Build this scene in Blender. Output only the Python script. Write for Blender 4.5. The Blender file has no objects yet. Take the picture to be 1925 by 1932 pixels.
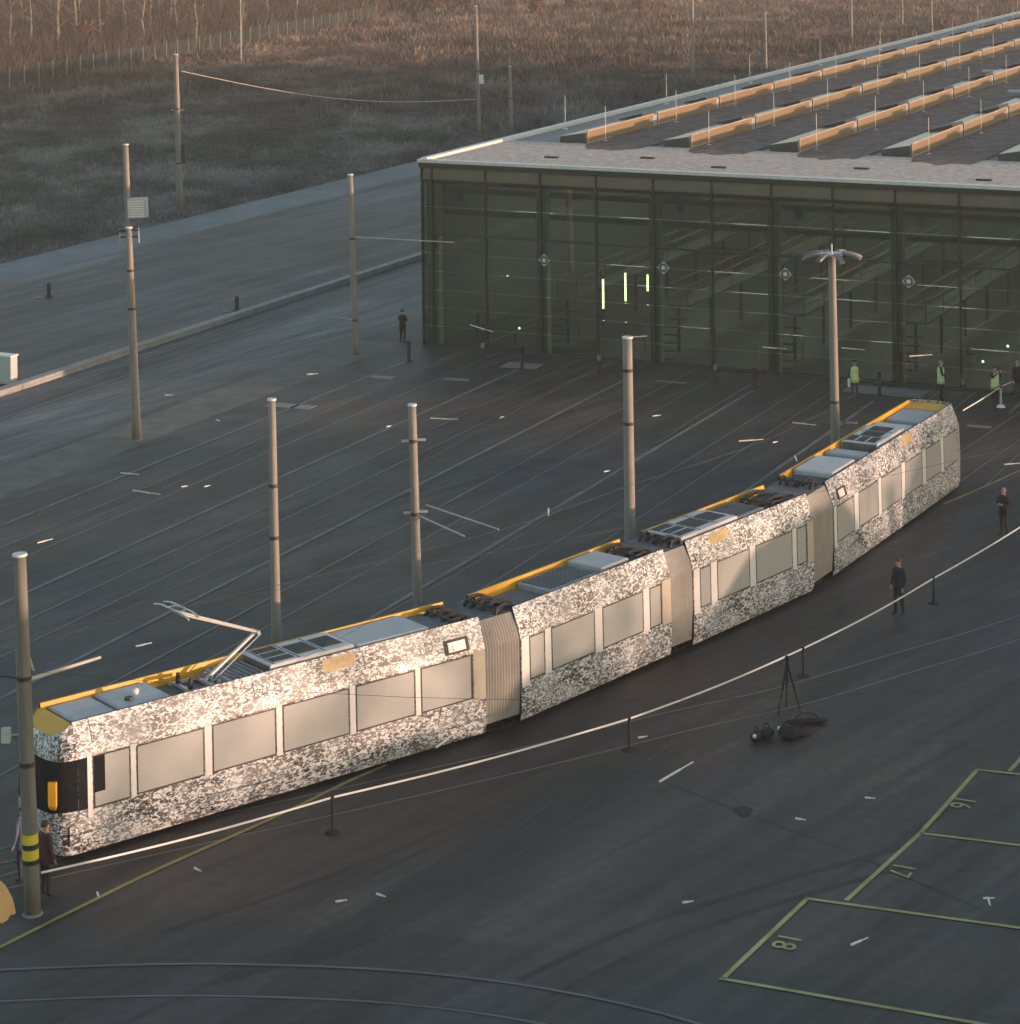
import bpy, math, random
import numpy as np
from mathutils import Matrix, Vector
random.seed(7); rng = np.random.default_rng(7)
scene = bpy.context.scene
col = scene.collection

# ------------------------------------------------------------------ camera
# survey frame: camera foot at the origin, +Y ahead, Z up, metres
F, CX, YH, H, ROLL = 4500., 962.5, -245., 23.5, .012
cr, sr = math.cos(ROLL), math.sin(ROLL)
cam = bpy.data.cameras.new('camera'); cam_o = bpy.data.objects.new('camera', cam); col.objects.link(cam_o)
cam.sensor_fit = 'HORIZONTAL'; cam.sensor_width = 36.
cam.lens = 36. * F / 1925.; cam.shift_y = (YH - 966.) / 1925.
cam.clip_start = 1.; cam.clip_end = 6000.
cam_o.matrix_world = Matrix(((cr, sr, 0, 0), (0, 0, -1, 0), (-sr, cr, 0, H), (0, 0, 0, 1)))
scene.camera = cam_o

# ------------------------------------------------------------------ light
SUN_H = Vector((.97, -.25)).normalized(); SUN_EL = math.radians(3.9); TAN_EL = math.tan(SUN_EL)
world = bpy.data.worlds.new('World'); scene.world = world; world.use_nodes = True
wn = world.node_tree.nodes; wl = world.node_tree.links
sky = wn.new('ShaderNodeTexSky'); sky.sky_type = 'NISHITA'; sky.sun_disc = False
sky.sun_elevation = SUN_EL; sky.sun_rotation = math.atan2(SUN_H.x, SUN_H.y); sky.altitude = 120.
sky.air_density = 1.; sky.dust_density = .9; sky.ozone_density = 1.
wl.new(sky.outputs[0], wn['Background'].inputs[0]); wn['Background'].inputs[1].default_value = .15
sl = bpy.data.lights.new('sun', 'SUN'); sl.energy = 2.1; sl.angle = math.radians(.5); sl.color = (1., .62, .45)
so = bpy.data.objects.new('sun', sl); col.objects.link(so)
so.rotation_euler = Vector((-SUN_H.x, -SUN_H.y, -TAN_EL)).to_track_quat('-Z', 'Y').to_euler(); so.location = (60, -20, 40)
scene.view_settings.view_transform = 'Standard'; scene.view_settings.look = 'None'
scene.view_settings.exposure = 1.68; scene.view_settings.gamma = 1.
scene.cycles.use_adaptive_sampling = True; scene.cycles.adaptive_threshold = .03; scene.cycles.adaptive_min_samples = 20
scene.cycles.max_bounces = 5; scene.cycles.diffuse_bounces = 2; scene.cycles.glossy_bounces = 3; scene.cycles.transparent_max_bounces = 8

def G(x, y, z=0.):
    """survey: where the sight line through measured point (x, y) meets the level z"""
    dx, dy = x - CX, y - YH
    a = cr * dx - sr * dy; b = sr * dx + cr * dy
    Y = (H - z) * F / b
    return Vector((a * Y / F, Y, z))
def hgt(xb, yb, yt):
    g = G(xb, yb); a = g.x * F / g.y
    return H - ((yt - YH + sr * a) / cr) * g.y / F

# ------------------------------------------------------------------ materials
def mat(name, color, rough=.7, metal=0., var=.12, scale=3., bump=0., bscale=20., spec=None, stretch=None):
    m = bpy.data.materials.new(name); m.use_nodes = True
    nt = m.node_tree; n = nt.nodes; l = nt.links; b = n['Principled BSDF']
    b.inputs['Roughness'].default_value = rough; b.inputs['Metallic'].default_value = metal
    if spec is not None: b.inputs['Specular IOR Level'].default_value = spec
    tc = n.new('ShaderNodeTexCoord'); src = tc.outputs['Object']
    if stretch:
        mp = n.new('ShaderNodeMapping'); mp.inputs['Scale'].default_value = stretch
        l.new(src, mp.inputs[0]); src = mp.outputs[0]
    nz = n.new('ShaderNodeTexNoise'); nz.inputs['Scale'].default_value = scale; nz.inputs['Detail'].default_value = 6.
    nz.inputs['Roughness'].default_value = .65
    l.new(src, nz.inputs['Vector'])
    rp = n.new('ShaderNodeValToRGB')
    c = Vector(color[:3])
    rp.color_ramp.elements[0].position = .3; rp.color_ramp.elements[1].position = .7
    rp.color_ramp.elements[0].color = (*(c * (1 - var)), 1); rp.color_ramp.elements[1].color = (*(c * (1 + var)), 1)
    l.new(nz.outputs['Fac'], rp.inputs[0]); l.new(rp.outputs[0], b.inputs['Base Color'])
    if bump:
        n2 = n.new('ShaderNodeTexNoise'); n2.inputs['Scale'].default_value = bscale; n2.inputs['Detail'].default_value = 4.
        l.new(src, n2.inputs['Vector'])
        bp = n.new('ShaderNodeBump'); bp.inputs['Strength'].default_value = bump; bp.inputs['Distance'].default_value = .05
        l.new(n2.outputs['Fac'], bp.inputs['Height']); l.new(bp.outputs[0], b.inputs['Normal'])
    return m
def ramp(n, stops):
    r = n.new('ShaderNodeValToRGB'); e = r.color_ramp.elements
    while len(e) < len(stops): e.new(.5)
    for k, (p, c) in enumerate(stops): e[k].position = p; e[k].color = (*c, 1) if len(c) == 3 else c
    return r
M = {}
# asphalt with warm and cool drifts, tyre streaks and patches
def asphalt(name, base, warm, cool, ang, streak=.3, ang2=.85):
    m = bpy.data.materials.new(name); m.use_nodes = True
    nt = m.node_tree; n = nt.nodes; l = nt.links; b = n['Principled BSDF']
    tc = n.new('ShaderNodeTexCoord')
    def nz(scale, detail, st=(1, 1, 1), rot=0., dist=0.):
        m0 = n.new('ShaderNodeMapping'); m0.inputs['Rotation'].default_value = (0, 0, rot)
        mp = n.new('ShaderNodeMapping'); mp.inputs['Scale'].default_value = st
        t = n.new('ShaderNodeTexNoise'); t.inputs['Scale'].default_value = scale; t.inputs['Detail'].default_value = detail
        t.inputs['Distortion'].default_value = dist
        l.new(tc.outputs['Object'], m0.inputs[0]); l.new(m0.outputs[0], mp.inputs[0]); l.new(mp.outputs[0], t.inputs['Vector']); return t.outputs['Fac']
    big = nz(.045, 3); mid = nz(.25, 4, dist=.6); fine = nz(3.2, 2); st1 = nz(.5, 4, (.045, 1., 1), -ang, .4); st2 = nz(1.5, 3, (.03, 1., 1), -ang2, .8)
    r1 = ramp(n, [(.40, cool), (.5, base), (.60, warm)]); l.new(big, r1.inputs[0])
    r2 = ramp(n, [(.36, (.82,) * 3), (.64, (1.2,) * 3)]); l.new(mid, r2.inputs[0])
    r3 = ramp(n, [(.36, (1 - streak,) * 3), (.5, (1, 1, 1)), (.66, (1 + streak,) * 3)]); l.new(st1, r3.inputs[0])
    r5 = ramp(n, [(.38, (.72,) * 3), (.5, (1, 1, 1)), (.64, (1.3,) * 3)]); l.new(st2, r5.inputs[0])
    r4 = ramp(n, [(.3, (.8,) * 3), (.7, (1.2,) * 3)]); l.new(fine, r4.inputs[0])
    cur = r1.outputs[0]
    for r in (r2, r3, r5, r4):
        mx = n.new('ShaderNodeMix'); mx.data_type = 'RGBA'; mx.blend_type = 'MULTIPLY'; mx.inputs[0].default_value = 1.
        l.new(cur, mx.inputs[6]); l.new(r.outputs[0], mx.inputs[7]); cur = mx.outputs[2]
    l.new(cur, b.inputs['Base Color'])
    rr = ramp(n, [(.36, (.56,) * 3), (.64, (.7,) * 3)]); l.new(mid, rr.inputs[0]); l.new(rr.outputs[0], b.inputs['Roughness'])
    return m
VANG = math.atan2(.902, .431)          # heading of the hall's long axis
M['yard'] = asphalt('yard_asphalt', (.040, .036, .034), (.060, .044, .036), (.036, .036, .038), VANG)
M['road'] = asphalt('road_asphalt', (.062, .058, .058), (.060, .052, .049), (.078, .086, .098), VANG, .5)
M['lane'] = asphalt('lane_asphalt', (.066, .069, .074), (.060, .060, .060), (.078, .088, .100), VANG, .55)
M['apron'] = mat('pale_apron', (.135, .15, .17), .75, var=.25, scale=.25)
M['verge'] = mat('mossy_gravel', (.125, .128, .112), .9, var=.3, scale=.8, bump=.3)
M['kerb'] = mat('concrete_kerb', (.27, .27, .255), .85, var=.2, scale=1.5, bump=.2)
M['concrete'] = mat('concrete_slab', (.17, .18, .19), .8, var=.2, scale=1.2)
M['rail'] = mat('rail_steel', (.11, .105, .10), .5, 0., var=.4, scale=.35)
M['groove'] = mat('rail_groove', (.02, .02, .02), .9)
M['pale_line'] = mat('worn_pale_line', (.165, .16, .15), .8, var=.35, scale=.7)
M['yellow_line'] = mat('worn_yellow_line', (.33, .31, .13), .75, var=.35, scale=1.3)
M['amber_line'] = mat('amber_line', (.30, .24, .085), .75, var=.35, scale=1.3)
M['plate'] = mat('cover_plate_metal', (.19, .19, .19), .6, var=.2)
M['tyre'] = mat('rubbed_asphalt', (.030, .028, .0275), .7, var=.3, scale=.8)
M['hole'] = mat('gully_iron', (.026, .025, .025), .8)
# field
def fieldmat(name, grass=False):
    m = bpy.data.materials.new(name); m.use_nodes = True
    nt = m.node_tree; n = nt.nodes; l = nt.links; b = n['Principled BSDF']; b.inputs['Roughness'].default_value = .95
    b.inputs['Specular IOR Level'].default_value = .1
    tc = n.new('ShaderNodeTexCoord')
    t = n.new('ShaderNodeTexNoise'); t.inputs['Scale'].default_value = .022; t.inputs['Detail'].default_value = 7.; t.inputs['Roughness'].default_value = .7
    t2 = n.new('ShaderNodeTexNoise'); t2.inputs['Scale'].default_value = .7; t2.inputs['Detail'].default_value = 4.
    sx = n.new('ShaderNodeSeparateXYZ'); l.new(tc.outputs['Object'], sx.inputs[0])
    # heath of russet brambles takes over with distance from the road (a plant zone)
    mr = n.new('ShaderNodeMapRange'); mr.inputs[1].default_value = 150.; mr.inputs[2].default_value = 320.; mr.inputs[3].default_value = -.2; mr.inputs[4].default_value = .12
    l.new(sx.outputs[1], mr.inputs[0])
    ad = n.new('ShaderNodeMath'); ad.operation = 'ADD'; l.new(t.outputs['Fac'], ad.inputs[0]); l.new(mr.outputs[0], ad.inputs[1])
    k = 1.85 if grass else 1.3
    r = ramp(n, [(.30, (.105 * k, .11 * k, .105 * k)), (.43, (.088 * k, .086 * k, .08 * k)), (.52, (.092 * k, .066 * k, .052 * k)), (.64, (.112 * k, .078 * k, .062 * k))])
    l.new(ad.outputs[0], r.inputs[0])
    r2 = ramp(n, [(.34, (.6,) * 3), (.66, (1.45,) * 3)]); l.new(t2.outputs['Fac'], r2.inputs[0])
    t3 = n.new('ShaderNodeTexNoise'); t3.inputs['Scale'].default_value = .11; t3.inputs['Detail'].default_value = 5.; t3.inputs['Roughness'].default_value = .7
    mp3 = n.new('ShaderNodeMapping'); mp3.inputs['Scale'].default_value = (1., .55, 1.); l.new(tc.outputs['Object'], mp3.inputs[0]); l.new(mp3.outputs[0], t3.inputs['Vector'])
    r3 = ramp(n, [(.36, (.55,) * 3), (.5, (.95,) * 3), (.62, (1.7, 1.72, 1.72))]); l.new(t3.outputs['Fac'], r3.inputs[0])
    mx = n.new('ShaderNodeMix'); mx.data_type = 'RGBA'; mx.blend_type = 'MULTIPLY'; mx.inputs[0].default_value = 1.
    l.new(r.outputs[0], mx.inputs[6]); l.new(r2.outputs[0], mx.inputs[7])
    my = n.new('ShaderNodeMix'); my.data_type = 'RGBA'; my.blend_type = 'MULTIPLY'; my.inputs[0].default_value = 1.
    l.new(mx.outputs[2], my.inputs[6]); l.new(r3.outputs[0], my.inputs[7]); l.new(my.outputs[2], b.inputs['Base Color'])
    return m
M['field'] = fieldmat('field_soil'); M['grass'] = fieldmat('dry_grass', True)
M['pole'] = mat('weathered_pole', (.215, .20, .18), .75, var=.18, scale=1.2, stretch=(4, 4, .6))
M['headgrey'] = mat('lamp_head_grey', (.11, .11, .12), .5, .2)
M['pole_shaded'] = mat('shaded_concrete_pole', (.15, .145, .125), .8, var=.25, scale=1.5, stretch=(4, 4, .6))  # pole tone darkened, the near mast's shade put into the colour
M['pole_grey'] = mat('galvanised_pole', (.33, .33, .325), .6, .2, var=.18, scale=2.)
M['cap'] = mat('pale_cap', (.6, .6, .6), .5)
M['black'] = mat('black_rubber', (.018, .018, .02), .6)
M['dark_metal'] = mat('dark_metal', (.035, .036, .04), .55, .2)
M['steel'] = mat('bright_steel', (.55, .55, .56), .4, .5)
M['insul'] = mat('pale_insulator', (.40, .385, .36), .5)
M['wire'] = mat('overhead_wire', (.06, .055, .05), .6, .5)
M['band_y'] = mat('yellow_band', (.62, .50, .03), .6)
M['white'] = mat('white_paint', (.72, .72, .70), .55, var=.06)
M['cabinet'] = mat('pale_cabinet', (.42, .45, .44), .65, var=.08)
# tram
def camo():
    m = bpy.data.materials.new('camouflage_wrap'); m.use_nodes = True
    nt = m.node_tree; n = nt.nodes; l = nt.links; b = n['Principled BSDF']; b.inputs['Roughness'].default_value = .42
    tc = n.new('ShaderNodeTexCoord')
    def nz(sc, det, dist, off):
        mp = n.new('ShaderNodeMapping'); mp.inputs['Location'].default_value = off; mp.inputs['Scale'].default_value = (.62, 1., 1.15)
        t = n.new('ShaderNodeTexNoise'); t.inputs['Scale'].default_value = sc; t.inputs['Detail'].default_value = det; t.inputs['Distortion'].default_value = dist
        l.new(tc.outputs['Object'], mp.inputs[0]); l.new(mp.outputs[0], t.inputs['Vector']); return t.outputs['Fac']
    a = nz(13., 3., 1.1, (0, 0, 0)); c = nz(9., 3., 1.5, (7, 3, 1)); d = nz(1.2, 2., 0, (3, 9, 4))
    e = nz(2.4, 2., .8, (1, 5, 8))
    mm = n.new('ShaderNodeMath'); mm.operation = 'MULTIPLY_ADD'; l.new(e, mm.inputs[0]); mm.inputs[1].default_value = .24; mm.inputs[2].default_value = -.12
    ma = n.new('ShaderNodeMath'); ma.operation = 'ADD'; l.new(a, ma.inputs[0]); l.new(mm.outputs[0], ma.inputs[1]); a = ma.outputs[0]
    r1 = ramp(n, [(.0, (.05, .05, .055)), (.45, (.045, .045, .05)), (.468, (.24, .235, .24)), (.515, (.30, .295, .295)), (.535, (.70, .71, .73)), (1, (.72, .73, .75))]); l.new(a, r1.inputs[0])
    r2 = ramp(n, [(0, (.07, .07, .075)), (.38, (.10, .10, .11)), (.405, (1, 1, 1)), (1, (1, 1, 1))]); l.new(c, r2.inputs[0])
    mx = n.new('ShaderNodeMix'); mx.data_type = 'RGBA'; mx.blend_type = 'MULTIPLY'; mx.inputs[0].default_value = 1.
    l.new(r1.outputs[0], mx.inputs[6]); l.new(r2.outputs[0], mx.inputs[7])
    r3 = ramp(n, [(.4, (0, 0, 0)), (.7, (.34, .34, .34))]); l.new(d, r3.inputs[0])
    m2 = n.new('ShaderNodeMix'); m2.data_type = 'RGBA'; l.new(r3.outputs[0], m2.inputs[0])
    l.new(mx.outputs[2], m2.inputs[6]); m2.inputs[7].default_value = (.66, .67, .69, 1)
    l.new(m2.outputs[2], b.inputs['Base Color'])
    return m
M['camo'] = camo()
M['wrap'] = mat('window_wrap', (.40, .41, .40), .28, var=.05, scale=.6)
M['pillar'] = mat('white_pillar', (.70, .69, .68), .5, var=.05, scale=3.)
M['gasket'] = mat('black_gasket', (.035, .033, .032), .5)
M['beige'] = mat('beige_panel', (.46, .41, .34), .5, var=.06)
M['amber'] = mat('yellow_cowl', (.68, .35, .02), .45, var=.08)
M['gold'] = mat('gold_patch', (.52, .38, .19), .5, var=.25, scale=9.)
M['roofgrey'] = mat('roof_grey', (.36, .39, .42), .5, var=.12, scale=1.5)
M['acgrey'] = mat('unit_grey', (.50, .51, .53), .5, var=.1, scale=2.)
M['deck'] = mat('roof_deck', (.11, .12, .13), .7, var=.3, scale=3.)
M['bellow'] = mat('bellows_rubber', (.25, .24, .22), .75, var=.12, scale=2.)
M['bglass'] = mat('black_glass', (.012, .013, .014), .12, var=.2)
M['screen'] = mat('white_screen', (.8, .76, .8), .3, var=.02)
# hall
M['hall_frame'] = mat('hall_frame', (.035, .038, .036), .5, .2)
M['hall_col'] = mat('hall_column', (.70, .80, .72), .7)
M['fascia'] = mat('olive_fascia', (.13, .125, .092), .45, var=.2, scale=.8)
M['parapet'] = mat('parapet_metal', (.62, .61, .60), .45, .1, var=.1)
M['gravel'] = mat('roof_gravel', (.48, .41, .37), .9, var=.35, scale=2.5, bump=1., bscale=9.)
M['sedum'] = mat('roof_sedum', (.125, .095, .088), .95, var=.65, scale=1.6, bump=.8, bscale=3.)
M['membrane'] = mat('roof_membrane', (.22, .23, .23), .8, var=.15)
M['tan'] = mat('tan_side_panel', (.175, .125, .07), .55, var=.08)
M['tanframe'] = mat('pale_frame', (.34, .29, .23), .5)
M['skyglass'] = mat('skylight_top', (.30, .31, .32), .3)
M['deckgrey'] = mat('platform_grey', (.13, .14, .13), .7)
M['endgrey'] = mat('grey_end_panel', (.055, .06, .063), .6)
M['floor'] = mat('hall_floor', (.07, .07, .065), .5)
M['inner'] = mat('hall_inner_wall', (.20, .205, .185), .85, var=.2)
M['litwarm'] = None
def emit(name, c, s):
    m = bpy.data.materials.new(name); m.use_nodes = True; n = m.node_tree.nodes; b = n['Principled BSDF']
    b.inputs['Base Color'].default_value = (*c, 1); b.inputs['Emission Color'].default_value = (*c, 1); b.inputs['Emission Strength'].default_value = s
    m.cycles.emission_sampling = 'NONE'
    return m
M['rail_yellow'] = mat('handrail_yellow', (.26, .22, .10), .5)
M['fill_glow'] = emit('ceiling_fill', (1., .98, .92), .95)
M['tube'] = emit('lit_tube', (1., .98, .62), 2.2); M['strip'] = emit('lit_strip', (.75, .88, .85), .16); M['spot'] = emit('lit_spot', (1., .95, .85), 3.)
def glass():
    m = bpy.data.materials.new('dark_green_glass'); m.use_nodes = True; nt = m.node_tree; n = nt.nodes; l = nt.links
    n.remove(n['Principled BSDF']); o = n['Material Output']
    fr = n.new('ShaderNodeFresnel'); fr.inputs[0].default_value = 1.95
    tr = n.new('ShaderNodeBsdfTransparent'); tr.inputs[0].default_value = (.54, .62, .55, 1)
    gl = n.new('ShaderNodeBsdfGlossy'); gl.inputs['Roughness'].default_value = .03; gl.inputs[0].default_value = (.85, .9, .8, 1)
    df = n.new('ShaderNodeBsdfDiffuse'); df.inputs[0].default_value = (.12, .125, .115, 1)
    mx = n.new('ShaderNodeMixShader'); m2 = n.new('ShaderNodeMixShader'); m2.inputs[0].default_value = .07
    l.new(tr.outputs[0], m2.inputs[1]); l.new(df.outputs[0], m2.inputs[2])
    l.new(fr.outputs[0], mx.inputs[0]); l.new(m2.outputs[0], mx.inputs[1]); l.new(gl.outputs[0], mx.inputs[2]); l.new(mx.outputs[0], o.inputs[0])
    return m
M['glass'] = glass()
def meshwire():
    m = bpy.data.materials.new('fence_mesh'); m.use_nodes = True; nt = m.node_tree; n = nt.nodes; l = nt.links
    b = n['Principled BSDF']; b.inputs['Base Color'].default_value = (.05, .065, .06, 1); b.inputs['Roughness'].default_value = .7
    o = n['Material Output']; tr = n.new('ShaderNodeBsdfTransparent'); mx = n.new('ShaderNodeMixShader'); mx.inputs[0].default_value = .16
    l.new(tr.outputs[0], mx.inputs[1]); l.new(b.outputs[0], mx.inputs[2]); l.new(mx.outputs[0], o.inputs[0]); return m
M['mesh'] = meshwire(); M['fpost'] = mat('fence_post_grey', (.17, .19, .19), .7); M['bar'] = mat('cream_insulator', (.66, .62, .55), .45)
M['bark'] = mat('pale_bark', (.19, .155, .12), .9, var=.3, scale=2., stretch=(3, 3, .4))
M['twig'] = mat('brown_twigs', (.095, .062, .047), .95, var=.3, scale=.5)
M['leaf'] = mat('russet_leaves', (.17, .088, .058), .95, var=.4, scale=.7)
# people
M['skin'] = mat('skin', (.42, .27, .2), .6, var=.05); M['hair'] = mat('dark_hair', (.03, .022, .018), .7)
M['hair2'] = mat('grey_hair', (.25, .23, .21), .7)
M['navy'] = mat('navy_cloth', (.022, .024, .034), .85); M['coal'] = mat('black_cloth', (.016, .016, .019), .85)
M['maroon'] = mat('maroon_cloth', (.06, .028, .03), .85); M['jeans'] = mat('dark_jeans', (.04, .045, .06), .85)
M['sky_cloth'] = mat('pale_blue_cloth', (.09, .12, .18), .85); M['hivis'] = mat('hi_vis_cloth', (.50, .64, .24), .7, var=.08)
M['reflect'] = mat('pale_stripe', (.62, .65, .6), .5); M['redcap'] = mat('red_cap', (.17, .05, .05), .8)
M['brolly'] = mat('yellow_canopy', (.50, .30, .10), .6, var=.06)
M['brick'] = mat('brick_wall', (.28, .16, .11), .85, var=.2, scale=4.); M['tile'] = mat('dark_tile', (.12, .08, .07), .8, var=.2)

# ------------------------------------------------------------------ mesh helpers
class MB:
    def __init__(s): s.v = []; s.f = []; s.m = []
    def quad(s, a, b, c, d, mi=0):
        k = len(s.v); s.v += [tuple(a), tuple(b), tuple(c), tuple(d)]; s.f.append((k, k + 1, k + 2, k + 3)); s.m.append(mi); return s
    def box(s, x0, x1, y0, y1, z0, z1, mi=0, T=None):
        k = len(s.v); P = [(x0, y0, z0), (x1, y0, z0), (x1, y1, z0), (x0, y1, z0), (x0, y0, z1), (x1, y0, z1), (x1, y1, z1), (x0, y1, z1)]
        if T is not None: P = [tuple(T @ Vector(p)) for p in P]
        s.v += P
        for q in ((0, 3, 2, 1), (4, 5, 6, 7), (0, 1, 5, 4), (1, 2, 6, 5), (2, 3, 7, 6), (3, 0, 4, 7)):
            s.f.append(tuple(k + i for i in q)); s.m.append(mi)
        return s
    def rings(s, R, mi=0, close=True, cap=True):
        k = len(s.v); n = len(R[0])
        for r in R: s.v += [tuple(p) for p in r]
        for i in range(len(R) - 1):
            for j in range(n if close else n - 1):
                j2 = (j + 1) % n
                s.f.append((k + i * n + j, k + i * n + j2, k + (i + 1) * n + j2, k + (i + 1) * n + j)); s.m.append(mi)
        if cap and close:
            s.f.append(tuple(k + j for j in reversed(range(n)))); s.m.append(mi)
            s.f.append(tuple(k + (len(R) - 1) * n + j for j in range(n))); s.m.append(mi)
        return s
    def tube(s, p, q, r0, r1=None, n=8, mi=0):
        p = Vector(p); q = Vector(q); r1 = r0 if r1 is None else r1
        d = (q - p).normalized(); a = d.orthogonal().normalized(); b = d.cross(a)
        return s.rings([[p + (a * math.cos(2 * math.pi * i / n) + b * math.sin(2 * math.pi * i / n)) * r0 for i in range(n)],
                        [q + (a * math.cos(2 * math.pi * i / n) + b * math.sin(2 * math.pi * i / n)) * r1 for i in range(n)]], mi)
    def path(s, P, r, n=6, mi=0):
        for a, b in zip(P[:-1], P[1:]): s.tube(a, b, r, r, n, mi)
        return s
    def ball(s, c, r, mi=0, nu=10, nv=7, sc=(1, 1, 1)):
        c = Vector(c); R = []
        for i in range(1, nv):
            t = math.pi * i / nv
            R.append([c + Vector((r * sc[0] * math.sin(t) * math.cos(2 * math.pi * j / nu), r * sc[1] * math.sin(t) * math.sin(2 * math.pi * j / nu), -r * sc[2] * math.cos(t))) for j in range(nu)])
        return s.rings(R, mi)
    def ribbon(s, P, w, z, mi=0):
        """flat band of width w along the ground polyline P"""
        P = [Vector((p[0], p[1])) for p in P]; L = []; Rr = []
        for i, p in enumerate(P):
            d = (P[min(i + 1, len(P) - 1)] - P[max(i - 1, 0)]).normalized(); nn = Vector((-d.y, d.x)) * w / 2
            L.append((*(p + nn), z)); Rr.append((*(p - nn), z))
        for i in range(len(P) - 1): s.quad(Rr[i], Rr[i + 1], L[i + 1], L[i], mi)
        return s
    def build(s, name, mats, parent=None, T=None, smooth=False):
        me = bpy.data.meshes.new(name); me.from_pydata(s.v, [], s.f)
        mats = mats if isinstance(mats, (list, tuple)) else [mats]
        for m in mats: me.materials.append(M[m] if isinstance(m, str) else m)
        if len(mats) > 1: me.polygons.foreach_set('material_index', s.m)
        if smooth: me.polygons.foreach_set('use_smooth', [True] * len(me.polygons))
        me.update(); return link(name, me, parent, T)
def link(name, me, parent=None, T=None):
    o = bpy.data.objects.new(name, me); col.objects.link(o)
    if parent: o.parent = parent
    if T is not None: o.matrix_basis = T
    return o
def tag(o, label, cat, group=None):
    o['label'] = label; o['category'] = cat
    if group: o['group'] = group
    return o
def thing(name, label, cat, loc=(0, 0, 0), rz=0., group=None):
    o = bpy.data.objects.new(name, None); col.objects.link(o); o.empty_display_size = .3
    o.location = loc; o.rotation_euler = (0, 0, rz); return tag(o, label, cat, group)
def struct(o): o['kind'] = 'structure'; return o
def copy_tree(o, parent=None):
    c = o.copy(); col.objects.link(c); c.parent = parent
    for ch in o.children: copy_tree(ch, c)
    return c

# ------------------------------------------------------------------ ground, in the hall's own axes
HO = G(797, 651); U = Vector((.902, -.431, 0)).normalized(); V = Vector((.431, .902, 0)).normalized()
HM = Matrix(((U.x, V.x, 0, HO.x), (U.y, V.y, 0, HO.y), (0, 0, 1, 0), (0, 0, 0, 1)))
def uv(u, v, z=0.): return HM @ Vector((u, v, z))
def sheet(name, u0, u1, v0, v1, z, m):
    b = MB(); b.quad(uv(u0, v0, z), uv(u1, v0, z), uv(u1, v1, z), uv(u0, v1, z)); return struct(b.build(name, m))
b = MB(); b.quad((-3000, -600, -.05), (3000, -600, -.05), (3000, 5000, -.05), (-3000, 5000, -.05)); struct(b.build('ground', 'field'))
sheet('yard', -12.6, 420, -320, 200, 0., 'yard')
sheet('road', -35.3, -12.6, -320, 400, -.012, 'road')
sheet('road_shoulder', -35.3, -31.2, -320, 400, -.004, 'apron')
sheet('track_lane', -12.3, -3.6, -320, 160, .004, 'lane')
sheet('gravel_verge', -3.9, -1.2, -320, 0, .008, 'verge')
sheet('concrete_pad', 22.3, 25.9, -2.2, -.6, .006, 'concrete')
kb = MB()
for i in range(60):
    v0 = -60 + i * 4.; kb.box(-12.75, -12.25, v0, v0 + 3.97, 0, .28)
kerb = kb.build('low_concrete_wall', 'kerb', T=HM); tag(kerb, 'long low pale concrete kerb wall beside the track lane', 'kerb')

# rails: flush grooved rails, each with the dark flange groove beside it
def rails(P, name='rail', gauge=1.45):
    P = [Vector((p[0], p[1])) for p in P]; out = []
    for sgn in (-1, 1):
        Q = []
        for i, p in enumerate(P):
            d = (P[min(i + 1, len(P) - 1)] - P[max(i - 1, 0)]).normalized(); Q.append(p + Vector((-d.y, d.x)) * sgn * gauge / 2)
        b = MB(); b.ribbon(Q, .085, .010, 0)
        Q2 = []
        for i, p in enumerate(P):
            d = (P[min(i + 1, len(P) - 1)] - P[max(i - 1, 0)]).normalized(); Q2.append(p + Vector((-d.y, d.x)) * sgn * (gauge / 2 - .062))
        b.ribbon(Q2, .02, .011, 1)
        o = struct(b.build(name, ['rail', 'groove']))
    return o
def smooth(P, n=8):
    P = [Vector((p[0], p[1])) for p in P]; out = []
    for i in range(len(P) - 1):
        p0, p1, p2, p3 = P[max(i - 1, 0)], P[i], P[i + 1], P[min(i + 2, len(P) - 1)]
        for k in range(n):
            t = k / n
            out.append(.5 * ((2 * p1) + (p2 - p0) * t + (2 * p0 - 5 * p1 + 4 * p2 - p3) * t * t + (3 * p1 - p0 - 3 * p2 + p3) * t ** 3))
    return out + [P[-1]]
def gp(x, y): g = G(x, y, .3); return Vector((g.x, g.y))
SEC = [(gp(110, 1612), gp(918, 1372)), (gp(985, 1350), gp(1268, 1225)), (gp(1310, 1208), gp(1537, 1105)), (gp(1575, 1078), gp(1806, 914))]
W = 2.25
cent = []
for p, q in SEC:
    d = (q - p).normalized(); nn = Vector((-d.y, d.x)); cent += [p + nn * W / 2, q + nn * W / 2]
def vend(uc, gap=1.6):
    best = -64.
    poly = [cent[0] - (cent[1] - cent[0]) * 2] + cent + [cent[-1] + (cent[-1] - cent[-2]) * 2]
    for a, c2 in zip(poly[:-1], poly[1:]):
        d = c2 - a; n2 = Vector((-d.y, d.x)).normalized(); o = uv(uc, 0).xy
        t = (a - o).dot(n2) / V.xy.dot(n2); x = (o + V.xy * t - a).dot(d) / d.dot(d)
        if 0 <= x <= 1: best = max(best, t + gap / abs(V.xy.dot(n2)))
    return best
for uc in (3.6, 9.4, 15.3, 21.2, 27.1, 33.): rails([uv(uc, v).xy for v in np.linspace(max(vend(uc), -16. if uc > 25 else -99), -.1, 12)])
for uc in (-10.3, -6.6): rails([uv(uc, v).xy for v in np.linspace(-70, 120, 12)])
# pale drain lines that end in front of the hall
for uc in (1.1, 6.9, 12.4, 18.6, 24.2, 30.2):
    b = MB(); b.ribbon([uv(uc, v).xy for v in np.linspace(vend(uc, 2.2), -3.6, 10)], .17, .014); struct(b.build('bay_line', 'pale_line'))

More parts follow.
